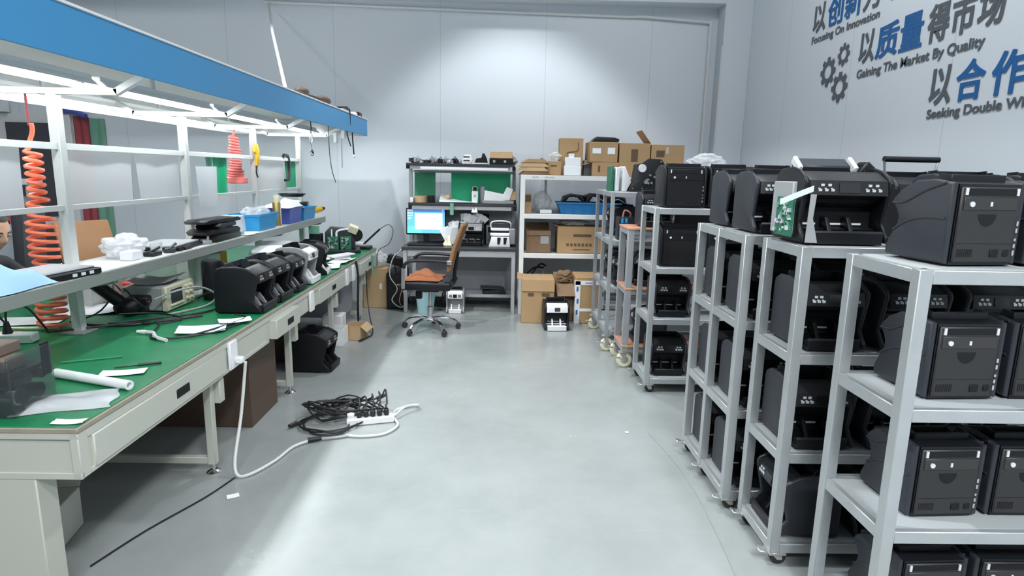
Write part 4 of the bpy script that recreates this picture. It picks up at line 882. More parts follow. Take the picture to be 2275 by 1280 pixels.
t = thing('extension_cord', 'pale cord hanging from the bench socket and crossing the floor to a black plug', 'cord', (0, 0, 0))
MB().tube([(-1.345, 3.145, .55), (-1.36, 3.15, .45), (-1.37, 3.10, .25), (-1.36, 2.98, .08), (-1.33, 2.93, .012), (-1.27, 2.95, .010), (-1.20, 3.10, .010), (-1.16, 3.27, .010), (-1.08, 3.36, .012)], .0085, 8).build('cord', 'cord_white', t)
MB().cyl((-1.10, 3.345, .016), (-1.03, 3.375, .016), .016, 10, .012).build('black_plug', 'cord_black', t)
MB().tube([(-1.03, 3.375, .012), (-.95, 3.40, .010), (-.88, 3.43, .010)], .008, 8).build('tail', 'dust_grey', t)
slip('paper_scrap', -1.275, 2.745, .055, .04, .5, 'white scrap of paper on the floor below the bench', z=0, curl=.001)
tag(MB().tube([(-1.34, 2.92, .004), (-1.40, 2.72, .004), (-1.52, 2.45, .004), (-1.60, 2.2, .004)], .004, 6).build('thin_wire', 'panel_dark'), 'thin dark wire running along the floor under the bench', 'wire')
slip('white_crumb', .80, 3.545, .02, .02, .2, 'tiny white scrap on the open floor near the trolleys', z=0, curl=.001)
tag(MB().tube([(.93, 1.9, .003), (.98, 2.4, .003), (1.0, 3.0, .003), (.93, 3.55, .003)], .0014, 5).build('floor_thread', 'dust_grey'), 'fine grey thread lying along the floor by the trolleys', 'thread')

# ------------------------------------------------------------------ computer desk
dk = thing('computer_desk', 'grey steel computer desk with dark top and two upper shelves at the back wall', 'desk', (-.455, 7.0, 0))
def D(name, mb, mat, parent=None):
    o = mb.build(name, mat, None)
    for v in o.data.vertices: v.co -= Vector((-.455, 7.0, 0))
    o.parent = parent or dk; return o
DX0, DX1, DY0, DY1 = -1.075, .165, 6.70, 7.32
D('desktop', MB().box(DX0 - .012, DX1 + .008, DY0 - .01, DY1, .712, .742, .003), 'desk_top')
D('apron', MB().box(DX0 + .05, DX1 - .03, DY0 + .005, DY0 + .03, .64, .711, .002), 'desk_grey')
for x in (DX0 + .022, DX1 - .022):
    for y in (DY0 + .025, DY1 - .03): D('leg', MB().box(x - .02, x + .02, y - .02, y + .02, 0, .711, .002), 'desk_grey')
    D('upright', MB().box(x - .02, x + .02, 7.20, 7.24, .742, 1.60, .002), 'desk_grey')
    D('side_rail', MB().box(x - .015, x + .015, DY0 + .045, DY1 - .05, .15, .185), 'desk_grey')
D('foot_shelf', MB().box(DX0 + .04, DX1 - .04, 6.94, 7.28, .14, .175, .002), 'desk_grey')
D('modesty_panel', MB().box(DX0 + .04, DX1 - .04, 7.285, 7.297, .05, .711), 'modesty_grey')
D('back_panel', MB().box(DX0 + .04, DX1 - .04, 7.215, 7.225, .76, 1.165), 'modesty_grey')
D('middle_shelf', MB().box(DX0 + .03, DX1 + .01, 6.93, 7.24, 1.185, 1.212, .003), 'desk_top')
D('middle_shelf_rail', MB().box(DX0 + .07, DX1 - .05, 6.94, 6.965, 1.14, 1.184, .002), 'desk_grey')
for x in (DX0 + .05, DX1 - .01): D('shelf_end_cap', MB().box(x - .018, x + .018, 6.935, 6.985, 1.14, 1.184, .002), 'black')
D('top_shelf', MB().box(DX0 + .02, DX1 - .02, 6.88, 7.24, 1.625, 1.650, .003), 'desk_top')
D('top_shelf_rail', MB().box(DX0 + .06, DX1 - .07, 6.90, 6.93, 1.585, 1.624, .002), 'desk_grey')
D('led_bar', MB().box(-.90, .07, 6.885, 6.90, 1.583, 1.612, .003), 'led_bar')
D('board_rail', MB().box(DX0 + .06, DX1 - .04, 7.16, 7.18, 1.545, 1.575, .002), 'desk_grey')
for x in (DX0 + .035, DX1 - .03): D('shelf_arm', MB().box(x - .018, x + .018, 6.90, 7.22, 1.585, 1.625), 'black')
def board(x0, x1, z0, z1, mat, label):
    return tag(MB().sheet(lambda u, v: Vector((x0 + (x1 - x0) * u, 7.157 - .05 * v * v * (1 - u * .4), z1 + (z0 - z1) * v)), 6, 6, .004).build('hanging_mat', mat), label, 'mat', 'green mats hung over the desk')
board(-1.0, -.76, 1.26, 1.545, 'green_dull', 'small faded green mat hung over the desk above the monitor')
board(-.58, .10, 1.22, 1.545, 'green_sheet', 'large green mat hung over the desk behind the papers')
# monitor and what stands on the desk
DZ = .742
t = thing('computer_monitor', 'black computer monitor showing a blue desktop with a white window', 'monitor', (-.855, 7.02, DZ), .06)
B(-.225, .225, -.018, .03, .105, .405, .006).build('case', 'black', t)
s = B(-.212, .212, -.0205, -.017, .122, .392).build('screen', 'screen_blue', t)
B(-.125, .185, -.0225, -.0203, .165, .350).build('window', 'screen_white', s); B(-.212, -.05, -.0215, -.0203, .122, .20).build('wallpaper_glow', 'screen_cyan', s); B(-.212, .212, -.0217, -.0203, .365, .392).build('title_bar', 'screen_navy', s)
q = MB(); [q.box(-.205 + i * .022, -.193 + i * .022, -.0232, -.0203, .375 - j * .03, .387 - j * .03) for i in range(3) for j in range(4) if i + j < 5 and not (i > 1 and j > 2)]; q.box(.185, .195, -.0232, -.0203, .372, .386); q.build('icon', 'screen_white', s)
B(-.03, .03, .0, .03, .02, .12, .004).build('neck', 'black', t); MB().lathe([(.11, 0), (.11, .012), (.04, .02)], (0, 0, 0), 24).build('foot', 'black', t)
t = thing('keyboard', 'black keyboard lying in front of the monitor', 'keyboard', (-.84, 6.86, DZ), .03); B(-.20, .20, -.07, .07, 0, .018, .004).build('case', 'black', t)
q = MB(); [q.box(-.185 + i * .025, -.163 + i * .025, -.055 + j * .024, -.034 + j * .024, .018, .023) for i in range(15) for j in range(4)]; q.build('keys', 'panel_dark', t)
slip('paper_sheet', -.80, 6.745, .40, .09, .04, 'white papers at the front edge of the desk')
slip('paper_sheet', -.98, 6.80, .12, .10, .1, 'small white paper at the desk corner')
t = thing('banknote_counter', 'black counter with silver keypad front on the computer desk', 'banknote counter', (-.335, 6.99, DZ), .0, 'counters around the desk')
counter_parts(t, kind='A', W=.285, D=.26, H=.27, side='black', front='grey_mech', guide='black', keys='key_white')
t = thing('banknote_counter', 'stripped white and grey counter frame at the end of the desk', 'banknote counter', (-.005, 6.97, DZ), .0, 'counters around the desk')
MB().tube([(-.10, -.02, .18), (-.095, -.03, .27), (.10, -.03, .27), (.105, -.02, .18)], .009, 8).build('top_frame', 'white_plastic', t)
B(-.11, .10, -.08, .02, .175, .205, .006).build('white_bar', 'white_plastic', t); B(-.115, .105, -.10, -.06, .12, .15, .006).build('lower_bar', 'white_plastic', t)
B(-.10, .11, -.05, .11, 0, .26, .01).build('chassis', 'side_grey', t)
MB().prism([(-.13, .0), (.11, .0), (.10, .11), (-.10, .11)], -.135, -.055, 'y', .004).build('white_stacker', 'white_plastic', t)
q = MB(); [q.prism([(x - .012, .03), (x + .012, .03), (x + .025, .105), (x - .015, .105)], -.142, -.133, 'y') for x in (-.02, .05)]; q.build('paddle', 'black', t)
MB().box(.10, .17, -.09, .09, .02, .2, .01).build('gear_side', 'grey_mech', t)
# bundled papers behind the counter
for k, (x, y, z, rx, hgt, lb) in enumerate(((-.585, 6.945, 0, -.55, .20, 'fan of white papers standing beside the monitor'), (-.515, 7.0, .0, -.30, .26, 'second fan of white papers by the brown chair back'), (-.42, 7.05, .17, -.12, .17, 'white papers standing upright over the desk counter'), (-.31, 7.07, .18, .10, .16, 'folded papers leaning over the desk counter'))):
    q = MB()
    for i_ in range(4): q.prism([(-.030, 0), (.034, 0), (.04, hgt), (-.036, hgt - .01)], -.002, .002, 'y')
    bm = q.bm; bm.verts.ensure_lookup_table()
    for i_ in range(4):
        m_ = Matrix.Translation((.012 * i_, -.012 * i_, 0)) @ Euler((.10 * i_ - .1, rx + .22 * i_, .25 * i_ - .3)).to_matrix().to_4x4()
        for v in list(bm.verts)[i_ * 8:(i_ + 1) * 8]: v.co = m_ @ v.co
    lo = min(v.co.z for v in bm.verts)
    for v in bm.verts: v.co.z -= lo
    tag(q.build('paper_bundle', 'paper', None, (x, y, DZ + z)), lb, 'papers', 'paper bundles on the desk')
tag(MB().box(-.12, .12, -.008, .008, 0, .34, .002).build('dark_folder', 'black', None, (-.26, 7.203 - .01, DZ)), 'dark folder standing against the panel behind the counter', 'folder')
cloth('crumpled_paper', 'cream_wheel', -.60, 6.92, DZ, .10, .16, .14, 'crumpled cream paper beside the monitor foot', 'paper', 44)
t = thing('wall_socket', 'grey socket box standing between the two desk counters', 'socket', (-.13, 7.1, DZ)); B(-.04, .05, -.03, .03, 0, .22, .004).build('box', 'dust_grey', t); B(-.02, .03, -.033, -.03, .14, .20).build('outlet', 'black', t)
# middle shelf
MZ = 1.212
tag(MB().lathe([(.03, 0), (.072, 0), (.072, .07), (.03, .07)], (-.92, 7.06, MZ), 24).build('tape_roll', 'carton_pale'), 'tan roll of tape on the middle desk shelf', 'tape roll')
tag(B(-.84, -.76, 7.02, 7.12, MZ, MZ + .075, .006).build('black_case', 'black'), 'small black case next to the tan tape roll', 'case')
tag(B(-1.03, -.995, 6.97, 7.08, MZ, MZ + .055, .004).build('white_case', 'white_plastic'), 'small white box at the edge of the middle desk shelf', 'box')
tag(MB().sheet(lambda u, v: Vector((-.70 + .40 * u, 6.95 + .2 * v, MZ + .012 + .09 * (1 - u) ** 2 * v)), 10, 4, .003).build('paper_roll', 'paper_cool'), 'curled white paper lying across the middle desk shelf', 'paper')
tag(MB().bar((-.70, 7.1, MZ + .03), (-.58, 7.05, MZ + .075), .06, .04, .004).build('tan_block', 'carton_pale'), 'tan block beneath the curled paper on the desk shelf', 'block')
t = thing('spray_device', 'white upright handheld device standing on the middle desk shelf', 'device', (-.30, 7.0, MZ)); B(-.035, .035, -.03, .03, 0, .14, .008).build('body', 'white_plastic', t); B(-.03, .03, -.028, .028, .14, .19, .008).build('head', 'dust_grey', t); B(-.02, .02, -.032, -.028, .145, .185).build('window', 'black', t); MB().cyl((0, -.033, .085), (0, -.029, .085), .012, 12).build('button', 'dust_grey', t)
tag(MB().lathe([(.032, 0), (.035, .16), (.03, .19)], (-.215, 7.05, MZ), 16).build('dark_bottle', 'grey_mech'), 'grey bottle right behind the white handheld device', 'bottle')
tag(MB().prism([(-.17, .0), (.12, .0), (.16, .13), (.09, .15), (.05, .07), (-.16, .11)], -.05, .06, 'y', .004).build('white_cover', 'white_plastic', None, (-.03, 7.02, MZ + .04)), 'white plastic covers piled on the middle desk shelf', 'cover')
tag(MB().box(-.19, .16, -.05, .05, 0, .04, .006).build('grey_scrap', 'grey_mech', None, (-.02, 7.0, MZ)), 'grey parts lying under the white covers', 'parts')
carton('little brown carton at the end of the middle desk shelf', .105, 7.04, MZ + .045, .12, .12, .10, 0, 'carton_pale', group='little cartons on the desk')
tag(B(.04, .165, 6.96, 7.10, MZ, MZ + .044, .004).build('black_block', 'black'), 'black block under the little brown carton', 'block')
cloth('white_glove', 'paper', -.30, 6.915, MZ - .10, .07, .02, .06, 'white glove hanging off the middle desk shelf', 'glove', 51)
tag(MB().sheet(lambda u, v: Vector((-.575 + .04 * u, 6.922 - .004 * v, MZ + .002 - .13 * v)), 2, 4, .002).build('green_tag', 'green_pale'), 'pale green tag hanging over the monitor', 'tag')
# top shelf: rubble of small parts
TZ = 1.650
rr = random.Random(5)
for k in range(11):
    x = -1.0 + k * .052; h = rr.uniform(.025, .075); q = MB()
    for j in range(5):
        a = rr.uniform(-.02, .02); q.box(a - .015, a + .018, rr.uniform(-.06, 0), rr.uniform(.01, .06), h * rr.uniform(.0, .3) if j else 0, h * rr.uniform(.5, 1), .002, rot=(0, 0, rr.uniform(-.6, .6)))
    q.tube([(-.02, 0, h * .5), (0, .02, h * 1.1), (.02, 0, h * .6)], .004, 5)
    tag(q.build('metal_part', ['panel_dark', 'grey_mech', 'steel'][k % 3], None, (x, 7.02 + rr.uniform(-.06, .06), TZ)), 'small loose metal part in the heap on the top desk shelf', 'part', 'loose metal parts on the top shelf')
t = thing('white_bracket', 'white and grey part standing on the top desk shelf', 'part', (-.40, 7.0, TZ)); MB().prism([(-.05, 0), (.05, 0), (.07, .04), (.05, .10), (-.02, .10), (-.04, .04)], -.04, .04, 'y', .004).build('body', 'white_plastic', t); q = MB(); [q.box(-.03, .04, -.043, -.039, z, z + .012) for z in (.03, .07)]; q.build('slot', 'panel_dark', t)
t = thing('black_part', 'black clip with upright horn on the top desk shelf', 'part', (-.24, 7.0, TZ)); MB().prism([(-.07, .01), (.08, .01), (.07, .06), (.045, .115), (.02, .12), (.01, .07), (-.05, .06)], -.03, .03, 'y', .004).build('body', 'black', t); B(-.08, .08, -.06, .04, 0, .012, .003).build('plate', 'white_plastic', t)
t = thing('black_drive', 'black disc drive lying on the top desk shelf under a carton', 'drive', (-.0, 7.0, TZ)); B(-.14, .12, -.10, .10, 0, .065, .004).build('case', 'black', t); q = MB(); [q.box(x, x + .025, -.102, -.099, .02, .045) for x in (-.1, .02)]; q.build('mark', 'dust_grey', t)
carton('flat brown carton on the black drive atop the desk', -.01, 7.0, TZ + .066, .25, .2, .075, 0, 'carton_pale', tape=False, group='little cartons on the desk')
tag(MB().ball((0, 0, .045), .05, .06, .045, noise=.3, seed=61).build('metal_scraps', 'grey_mech', None, (.115, 7.02, TZ)), 'grey metal scraps at the end of the top desk shelf', 'scraps')
# below the desk
t = thing('keyboard', 'pair of dark keyboards lying on the foot shelf of the desk', 'keyboard', (-.07, 7.07, .175), .05); MB().prism([(-.14, 0), (.14, 0), (.12, .05), (-.13, .035)], -.1, .1, 'y', .004).build('lower', 'panel_dark', t); B(-.16, .10, -.09, .09, .05, .066, .004, rot=(0, .04, 0)).build('upper', 'side_grey', t)
t = thing('waste_bin', 'pale aqua plastic bin on the floor under the desk', 'waste bin', (-.83, 6.72, 0))
MB().lathe([(.085, 0), (.115, .26), (.122, .26), (.122, .275), (.108, .275), (.08, .006)], (0, 0, 0), 28).build('tub', 'aqua_bin', t)
machine('SMALL', (-.50, 6.80, 0), 0, 'small white faced counter on the floor under the desk', 'counters on the floor', kind='A', W=.205, D=.22, H=.27, side='grey_mech', front='white_plastic', body='grey_mech', guide='white_plastic', keys='panel_dark')
t = thing('computer_tower', 'black computer tower on the floor between carton and desk', 'computer', (-1.20, 7.08, 0)); B(-.09, .10, -.22, .22, 0, .42, .006).build('case', 'black', t); B(-.08, .09, -.226, -.22, .02, .40, .004).build('front_panel', 'panel_dark', t)
cable('tower_cable', [(-1.10, 6.84, .70), (-1.20, 6.80, .60), (-1.24, 6.80, .40), (-1.16, 6.82, .25), (-1.22, 6.80, .12), (-1.12, 6.78, .04), (-1.05, 6.76, .10)], .006, 'cord_white', 'grey white cable dangling from the desk over the computer tower', 'cables by the computer tower')
cable('tower_cable', [(-1.16, 6.80, .30), (-1.10, 6.81, .28), (-1.14, 6.82, .10), (-1.06, 6.78, .03), (-1.09, 6.79, .22), (-1.16, 6.80, .30)], .005, 'carton_pale', 'tan cable looped in front of the computer tower', 'cables by the computer tower')
cable('tower_cable', [(-1.10, 6.90, .68), (-1.16, 6.86, .66), (-1.20, 6.88, .55), (-1.20, 6.98, .42)], .007, 'panel_dark', 'dark cable running from desk down to the computer tower', 'cables by the computer tower')
cable('tower_cable', [(-.62, 6.95, .02), (-.66, 6.90, .15), (-.62, 6.88, .25), (-.65, 6.9, .02)], .010, 'cord_black', 'black cables heaped between the aqua bin and small counter', 'cables by the computer tower')

# ------------------------------------------------------------------ office chairs
def office_chair(label, loc, rz, group=None):
    t = thing('office_chair', label, 'chair', loc, rz, group)
    # local: seat faces -X, backrest at +X
    MB().prism([(-.26, .44), (.22, .44), (.25, .50), (.22, .53), (-.22, .53), (-.27, .48)], -.23, .23, 'y', .03, 4).build('seat', 'black', t)
    bk = MB()
    for i in range(10):
        pass
    pr = [(.20, .62), (.235, .64), (.285, .86), (.355, 1.06), (.345, 1.075), (.325, 1.07), (.25, .87), (.195, .66)]
    bk.prism(pr, -.22, .22, 'y', .012, 2); bk.build('backrest', 'brown_mesh', t)
    MB().tube([(.16, 0, .45), (.235, 0, .49), (.245, 0, .60), (.275, 0, .80)], .018, 8).build('back_support', 'black', t)
    for s_ in (-1, 1):
        a = MB().tube([(.235, s_ * .235, .72), (.10, s_ * .25, .735), (-.10, s_ * .26, .735), (-.18, s_ * .26, .71), (-.205, s_ * .26, .66)], .016, 8).build('armrest', 'black', t)
        MB().bar((-.205, s_ * .262, .66), (-.215, s_ * .245, .46), .035, .012, .003).build('arm_bracket', 'steel', a); B(.20, .25, s_ * .235 - .02, s_ * .235 + .02, .70, .74, .006).build('arm_joint', 'chrome', a)
    MB().lathe([(.016, .20), (.016, .44)], (0, 0, 0), 14).lathe([(.028, .09), (.028, .24), (.02, .25)], (0, 0, 0), 16).build('gas_column', 'steel', t)
    B(-.12, .10, -.07, .07, .40, .442, .01).build('mechanism', 'black', t); B(-.14, -.08, -.03, .03, .32, .40, .006).build('lever', 'black', t)
    for k in range(5):
        a = 2 * pi * k / 5 + .35; c, s_ = cos(a), sin(a)
        arm = MB().tube([(.02 * c, .02 * s_, .115), (.12 * c, .12 * s_, .122), (.22 * c, .22 * s_, .10), (.275 * c, .275 * s_, .062)], .020, 8, taper=.75).build('base_arm', 'chrome', t)
        q = MB(); px, py = .285 * c, .285 * s_
        for o_ in (-.016, .016): q.lathe([(.005, -.010), (.025, -.010), (.027, 0), (.025, .010), (.005, .010)], (px, py + o_, .027), 14, 'y')
        q.box(px - .02, px + .02, py - .02, py + .02, .03, .06, .008); q.build('caster', 'rubber', arm)
    return t
CG = 'office chairs with brown mesh backs'
ch = office_chair('black office chair with brown mesh back and orange cloth, before the desk', (-.69, 5.95, 0), -.06, CG)
cloth('seat_cloth', 'orange_cloth', -.74, 5.93, .533, .36, .38, .075, 'crumpled orange brown cloth on the office chair seat', 'cloth', 77, -.06)
dup(ch, (-3.38, 5.25, 0), 2.6, 'office chair with brown back on the far side of the bench', CG)

# ------------------------------------------------------------------ white shelf unit at the back wall
wu = thing('shelf_unit', 'white steel shelf unit with brown cartons at the back wall', 'shelf unit', (1.1, 7.0, 0))
def W_(name, mb, mat='shelf_white'):
    o = mb.build(name, mat, None)
    for v in o.data.vertices: v.co -= Vector((1.1, 7.0, 0))
    o.parent = wu; return o
UX0, UX1, UY0, UY1 = .205, 2.06, 6.72, 7.25
for x in (UX0 + .025, UX1 - .025):
    for y in (UY0 + .025, UY1 - .025): W_('post', MB().box(x - .025, x + .025, y - .02, y + .02, 0, 1.545, .002))
for z in (1.545, 1.125, .69, .12):
    m = MB(); m.box(UX0 + .05, UX1 - .05, UY0 + .002, UY0 + .03, z - .05, z, .002); m.box(UX0 + .05, UX1 - .05, UY1 - .03, UY1, z - .05, z, .002)
    for x in (UX0 + .01, UX1 - .035): m.box(x, x + .025, UY0 + .045, UY1 - .045, z - .05, z)
    W_('shelf_beam', m); W_('shelf_board', MB().box(UX0 + .03, UX1 - .03, UY0 + .03, UY1 - .03, z - .012, z), 'dust_grey')
W_('back_brace', MB().box(.50, .53, UY1 - .008, UY1, .05, 1.5))
W_('marker_writing', MB().tube([(.33, UY0 + .001, 1.522), (.35, UY0 + .001, 1.53), (.36, UY0 + .001, 1.518), (.38, UY0 + .001, 1.528), (.40, UY0 + .001, 1.52)], .0022, 5).tube([(.46, UY0 + .001, 1.52), (.49, UY0 + .001, 1.53), (.51, UY0 + .001, 1.52), (.54, UY0 + .001, 1.528), (.57, UY0 + .001, 1.52)], .0022, 5), 'dust_grey')
TU = 1.545; GC = 'brown cartons on top of the white shelf unit'
for k, (z, w_, dx) in enumerate(((0, .30, .02), (.04, .33, 0), (.085, .30, .01), (.13, .25, .02))):
    t = thing('flat_carton', ['bottom flattened carton of the pile at the end of the white shelf unit', 'second flattened carton from the bottom of the pile', 'third flattened carton from the bottom of the pile', 'topmost flattened carton of the pile at the shelf end'][k], 'carton', (.335 + dx, 6.98, TU + z), rr.uniform(-.05, .05), 'flattened cartons in a pile')
    MB().prism([(-w_ / 2 - .02, 0), (w_ / 2 + .02, 0), (w_ / 2 - .03, .038), (-w_ / 2 + .04, .038)], -.20, .20, 'y').build('body', ['carton_dark', 'carton_pale', 'carton_pale', 'carton'][k], t)
    B(-w_ / 2 + .05, w_ / 2 - .04, -.19, .19, .0382, .04).build('flap', 'carton', t)
t = carton('small brown carton with a hand slot on top of the white shelf unit', .565, 6.92, TU, .165, .22, .15, 0, 'carton', flaps=[('l', 30, .06)], prints=[(-.22, .2, .62, .72)], group=GC)
tag(MB().ball((0, 0, .03), .06, .06, .05, noise=.25, seed=71).build('plastic_bag', 'clear_bag_dense', None, (.60, 6.95, TU + .17)), 'clear plastic bag lying on the carton with the hand slot', 'plastic bag')
t = carton('tall brown carton with string and square hole on the white shelf unit', .765, 7.02, TU, .255, .22, .405, 0, 'carton', prints=[(-.13, .17, .42, .55)], group=GC)
MB().tube([(.07, -.113, .36), (.075, -.114, .30), (.05, -.114, .265), (-.02, -.114, .255), (-.055, -.114, .24)], .004, 5).build('string', 'carton_print', t)
t = thing('white_packet', 'white paper packets standing before the tall carton', 'packet', (.775, 6.86, TU)); B(-.095, .09, -.05, .04, -.0, .105, .004).build('lower_packet', 'paper', t); B(-.085, .085, -.045, .035, .105, .195, .004).build('upper_packet', 'paper', t); B(-.045, .015, -.03, .02, .195, .235, .002).build('slip', 'paper', t)
tag(B(.91, 1.0, 6.95, 7.15, TU, TU + .17, .006).build('dark_box', 'modesty_grey'), 'dark grey box in the gap behind the white packets', 'box')
carton('brown carton under the labelled carton on the white shelf unit', 1.13, 6.95, TU, .29, .3, .15, 0, 'carton', flaps=[('l', -20, .10)], prints=[(-.28, -.2, .3, .75)], group=GC)
carton('brown carton with two white labels and black lid on the white shelf unit', 1.10, 6.95, TU + .151, .31, .3, .215, .03, 'carton', labels=[(-.40, -.10, .42, .68, 'paper'), (.14, .40, .40, .72, 'paper')], tape=False, group=GC)
tag(MB().prism([(-.16, 0), (.14, 0), (.15, .03), (.10, .05), (-.10, .055)], -.12, .14, 'y', .004).build('flat_cover', 'panel_dark', None, (1.13, 6.97, TU + .368)), 'black cover lying on the carton with two white labels', 'cover')
carton('large brown carton with a raised flap on the white shelf unit', 1.445, 6.95, TU, .335, .3, .36, 0, 'carton', flaps=[('r', 128, .17)], prints=[(-.12, .10, .45, .82)], group=GC)
carton('large brown carton with white marks at the far end of the shelf unit', 1.805, 6.95, TU, .36, .3, .35, 0, 'carton', labels=[(-.06, .02, .72, .92, 'clear_bag_dense')], prints=[(-.35, -.1, .62, .82)], group=GC)
# second level
L2 = 1.125
bin_('blue_bin_dark', 1.0, 6.92, L2, .76, .32, .13, 'long blue bin of black parts on the second level of the white shelf', rib=7, group='bins on the white shelf')
for k, (x, h, lb) in enumerate(((.80, .10, 'black curved cover lying over the near end of the long blue bin'), (1.04, .11, 'black cover heaped in the middle of the long blue bin'), (1.25, .08, 'black cover heaped at the far end of the long blue bin'))):
    t = thing('black_cover', lb, 'cover', (x, 6.93, L2 + .12), .2 * k, 'black covers in the long blue bin')
    MB().prism([(-.14, -.02), (-.11, h * .7), (-.02, h), (.10, h * .85), (.13, -.01), (.10, .0), (.06, h * .6), (-.05, h * .65), (-.10, .0)], -.10, .10, 'y', .006).build('shell', 'black', t)
    MB().tube([(-.06, -.10, h * .4), (.0, -.115, h * .6), (.08, -.10, h * .2)], .006, 5).build('edge_strip', 'dust_grey', t)
tag(MB().ball((0, 0, .12), .10, .14, .12, noise=.15, seed=81).build('plastic_bag', 'clear_bag', None, (.46, 7.02, L2)), 'smoky plastic bag of parts beside the long blue bin', 'plastic bag')
carton('narrow carton standing at the post on the second shelf level', .295, 6.90, L2, .075, .2, .21, 0, 'carton', prints=[(-.4, .4, .6, .95)], group='cartons inside the white shelf unit')
tag(B(.43, .56, 6.82, 6.92, L2, L2 + .04, .004).build('white_part', 'white_plastic'), 'small white part lying under the smoky bag', 'part')
L3 = .69
carton('dark brown open carton on the third shelf level', .42, 6.93, L3, .27, .3, .245, 0, 'carton_dark', flaps=[('f', -82, .05), ('b', 40, .1)], labels=[(.08, .42, .42, .78, 'dust_grey')], group='cartons inside the white shelf unit')
t = carton('wide brown carton with a printed line on the third shelf level', .88, 6.93, L3, .50, .32, .30, 0, 'carton', flaps=[('l', 20, .04)], prints=[(-.30 + i * .085 , -.245 + i * .085, .27, .38) for i in range(7)] + [(-.15, .25, .62, .72), (-.15, .22, .13, .17)], group='cartons inside the white shelf unit')
tag(MB().ball((0, 0, .03), .16, .1, .035, noise=.2, seed=91).build('plastic_bag', 'clear_bag_dense', None, (.83, 6.93, L3 + .302)), 'white plastic bag lying on the wide printed carton', 'plastic bag')
tag(MB().tube([(.27, 6.85, .125), (.35, 6.9, .40), (.45, 6.92, .54), (.52, 6.95, .52)], .012, 6).tube([(.3, 6.8, .45), (.4, 6.95, .50), (.5, 7.0, .49)], .012, 6).build('black_hose', 'cord_black'), 'black hose looped on the bottom level of the shelf unit', 'hose')
# in front of the shelf unit
carton('brown carton with open flaps in front of the white shelf unit', .405, 6.50, 0, .345, .40, .465, -.03, 'carton', flaps=[('l', 12, .05), ('f', -85, .12)], tape=True, prints=[(-.30, -.12, .62, .70), (.12, .36, .62, .70)], group='cartons before the white shelf unit')
carton('crushed carton behind the carton with open flaps', .69, 6.52, 0, .19, .2, .40, .05, 'carton_dark', flaps=[('f', -40, .16), ('b', 50, .12)], labels=[(-.42, -.20, .52, .70, 'paper')], group='cartons before the white shelf unit')
tag(MB().ball((0, 0, .05), .08, .07, .065, noise=.3, seed=95).build('crumpled_carton', 'carton_dark', None, (.69, 6.52, .42)), 'crumpled brown cardboard on the crushed carton', 'cardboard')
t = carton('brown carton edged in white tape in front of the white shelf unit', .945, 6.50, 0, .30, .38, .50, 0, 'carton', group='cartons before the white shelf unit')
q = MB()
for x0, x1, z0, z1 in ((-.152, -.10, 0, .46), (.10, .152, 0, .46), (-.152, .152, .42, .465), (-.10, .152, .135, .165)): q.box(x0, x1, -.193, -.189, z0, z1)
q.box(-.153, -.149, -.19, -.10, 0, .46); q.build('white_tape', 'paper', t)
q = MB(); [q.box(x, x + .02, -.1945, -.192, z, z + .05) for x, z in ((-.14, .1), (-.135, .22), (-.14, .35), (.12, .1), (.125, .3))]; q.box(-.05, .02, -.1945, -.192, .437, .445); q.build('tape_print', 'sign_blue', t)
t = thing('banknote_counter', 'white fronted counter with dark screen on the floor before the shelf unit', 'banknote counter', (.575, 6.12, 0), .05, 'counters on the floor')
counter_parts(t, kind='A', W=.255, D=.27, H=.30, side='black', body='black', front='white_plastic', guide='white_plastic', keys='white_plastic', screen='dark_glass')

# parts on top of the last two trolleys
t = thing('counter_chassis', 'bare dark counter chassis with white gear on top of the last trolley', 'banknote counter', (1.27, 5.58, 1.42), .15)
MB().prism([(-.17, .0), (.16, .0), (.165, .22), (.12, .285), (.0, .29), (-.06, .25), (-.09, .20), (-.08, .10), (-.15, .06)], -.12, -.105, 'y', .003).build('side_plate', 'panel_dark', t)
MB().prism([(-.15, .0), (.15, .0), (.15, .20), (.10, .265), (-.05, .24), (-.07, .1)], -.10, .12, 'y', .004).build('body', 'black', t)
MB().lathe([(.018, -.012), (.034, -.012), (.036, 0), (.034, .006), (.018, .006)], (-.06, -.125, .205), 20, 'y').build('white_gear', 'white_plastic', t)
q = MB()
for k in range(9): q.cyl((.04 + .06 * cos(k), -.135, .12 + .05 * sin(k * 1.3)), (.04 + .06 * cos(k), -.118, .12 + .05 * sin(k * 1.3)), .010 + .008 * (k % 3 == 0), 10)
q.box(-.02, .01, -.13, -.12, .10, .115); q.build('gear_train', 'grey_mech', t)
q = MB(); [q.cyl((x, -.127, z), (x, -.118, z), .006, 8) for x, z in ((-.14, .03), (.13, .03), (.14, .2), (.11, .265), (-.05, .03))]; q.build('bolt', 'steel', t)
t = thing('spare_cover', 'white counter panels standing upright beside the dark chassis', 'panel', (1.06, 5.62, 1.42), .1)
B(-.05, -.015, -.08, .1, 0, .21, .008).build('grey_panel', 'strip_white', t); MB().prism([(.01, 0), (.05, 0), (.09, .08), (.075, .12), (.03, .22), (.01, .21)], -.09, .09, 'y', .006).build('white_panel', 'white_plastic', t); B(-.085, -.06, -.05, .1, 0, .22, .004).build('black_panel', 'pcb_green', t)
tag(B(-.05, .05, -.05, .05, 0, .2, .004).build('carton', 'carton_pale', None, (1.26, 5.98, 1.0)), 'small tan carton on the middle shelf of the last trolley', 'carton')
t = thing('wire_plug_box', 'dark machine with blue plugs and copper wires on the last trolley', 'machine', (1.10, 5.44, 1.0)); B(-.07, .07, -.06, .06, 0, .20, .006).build('case', 'side_grey', t)
MB().tube([(-.03, -.05, .2), (-.02, -.07, .26), (.03, -.06, .24), (.04, -.03, .2)], .008, 6).build('copper_wire', 'copper_board', t)
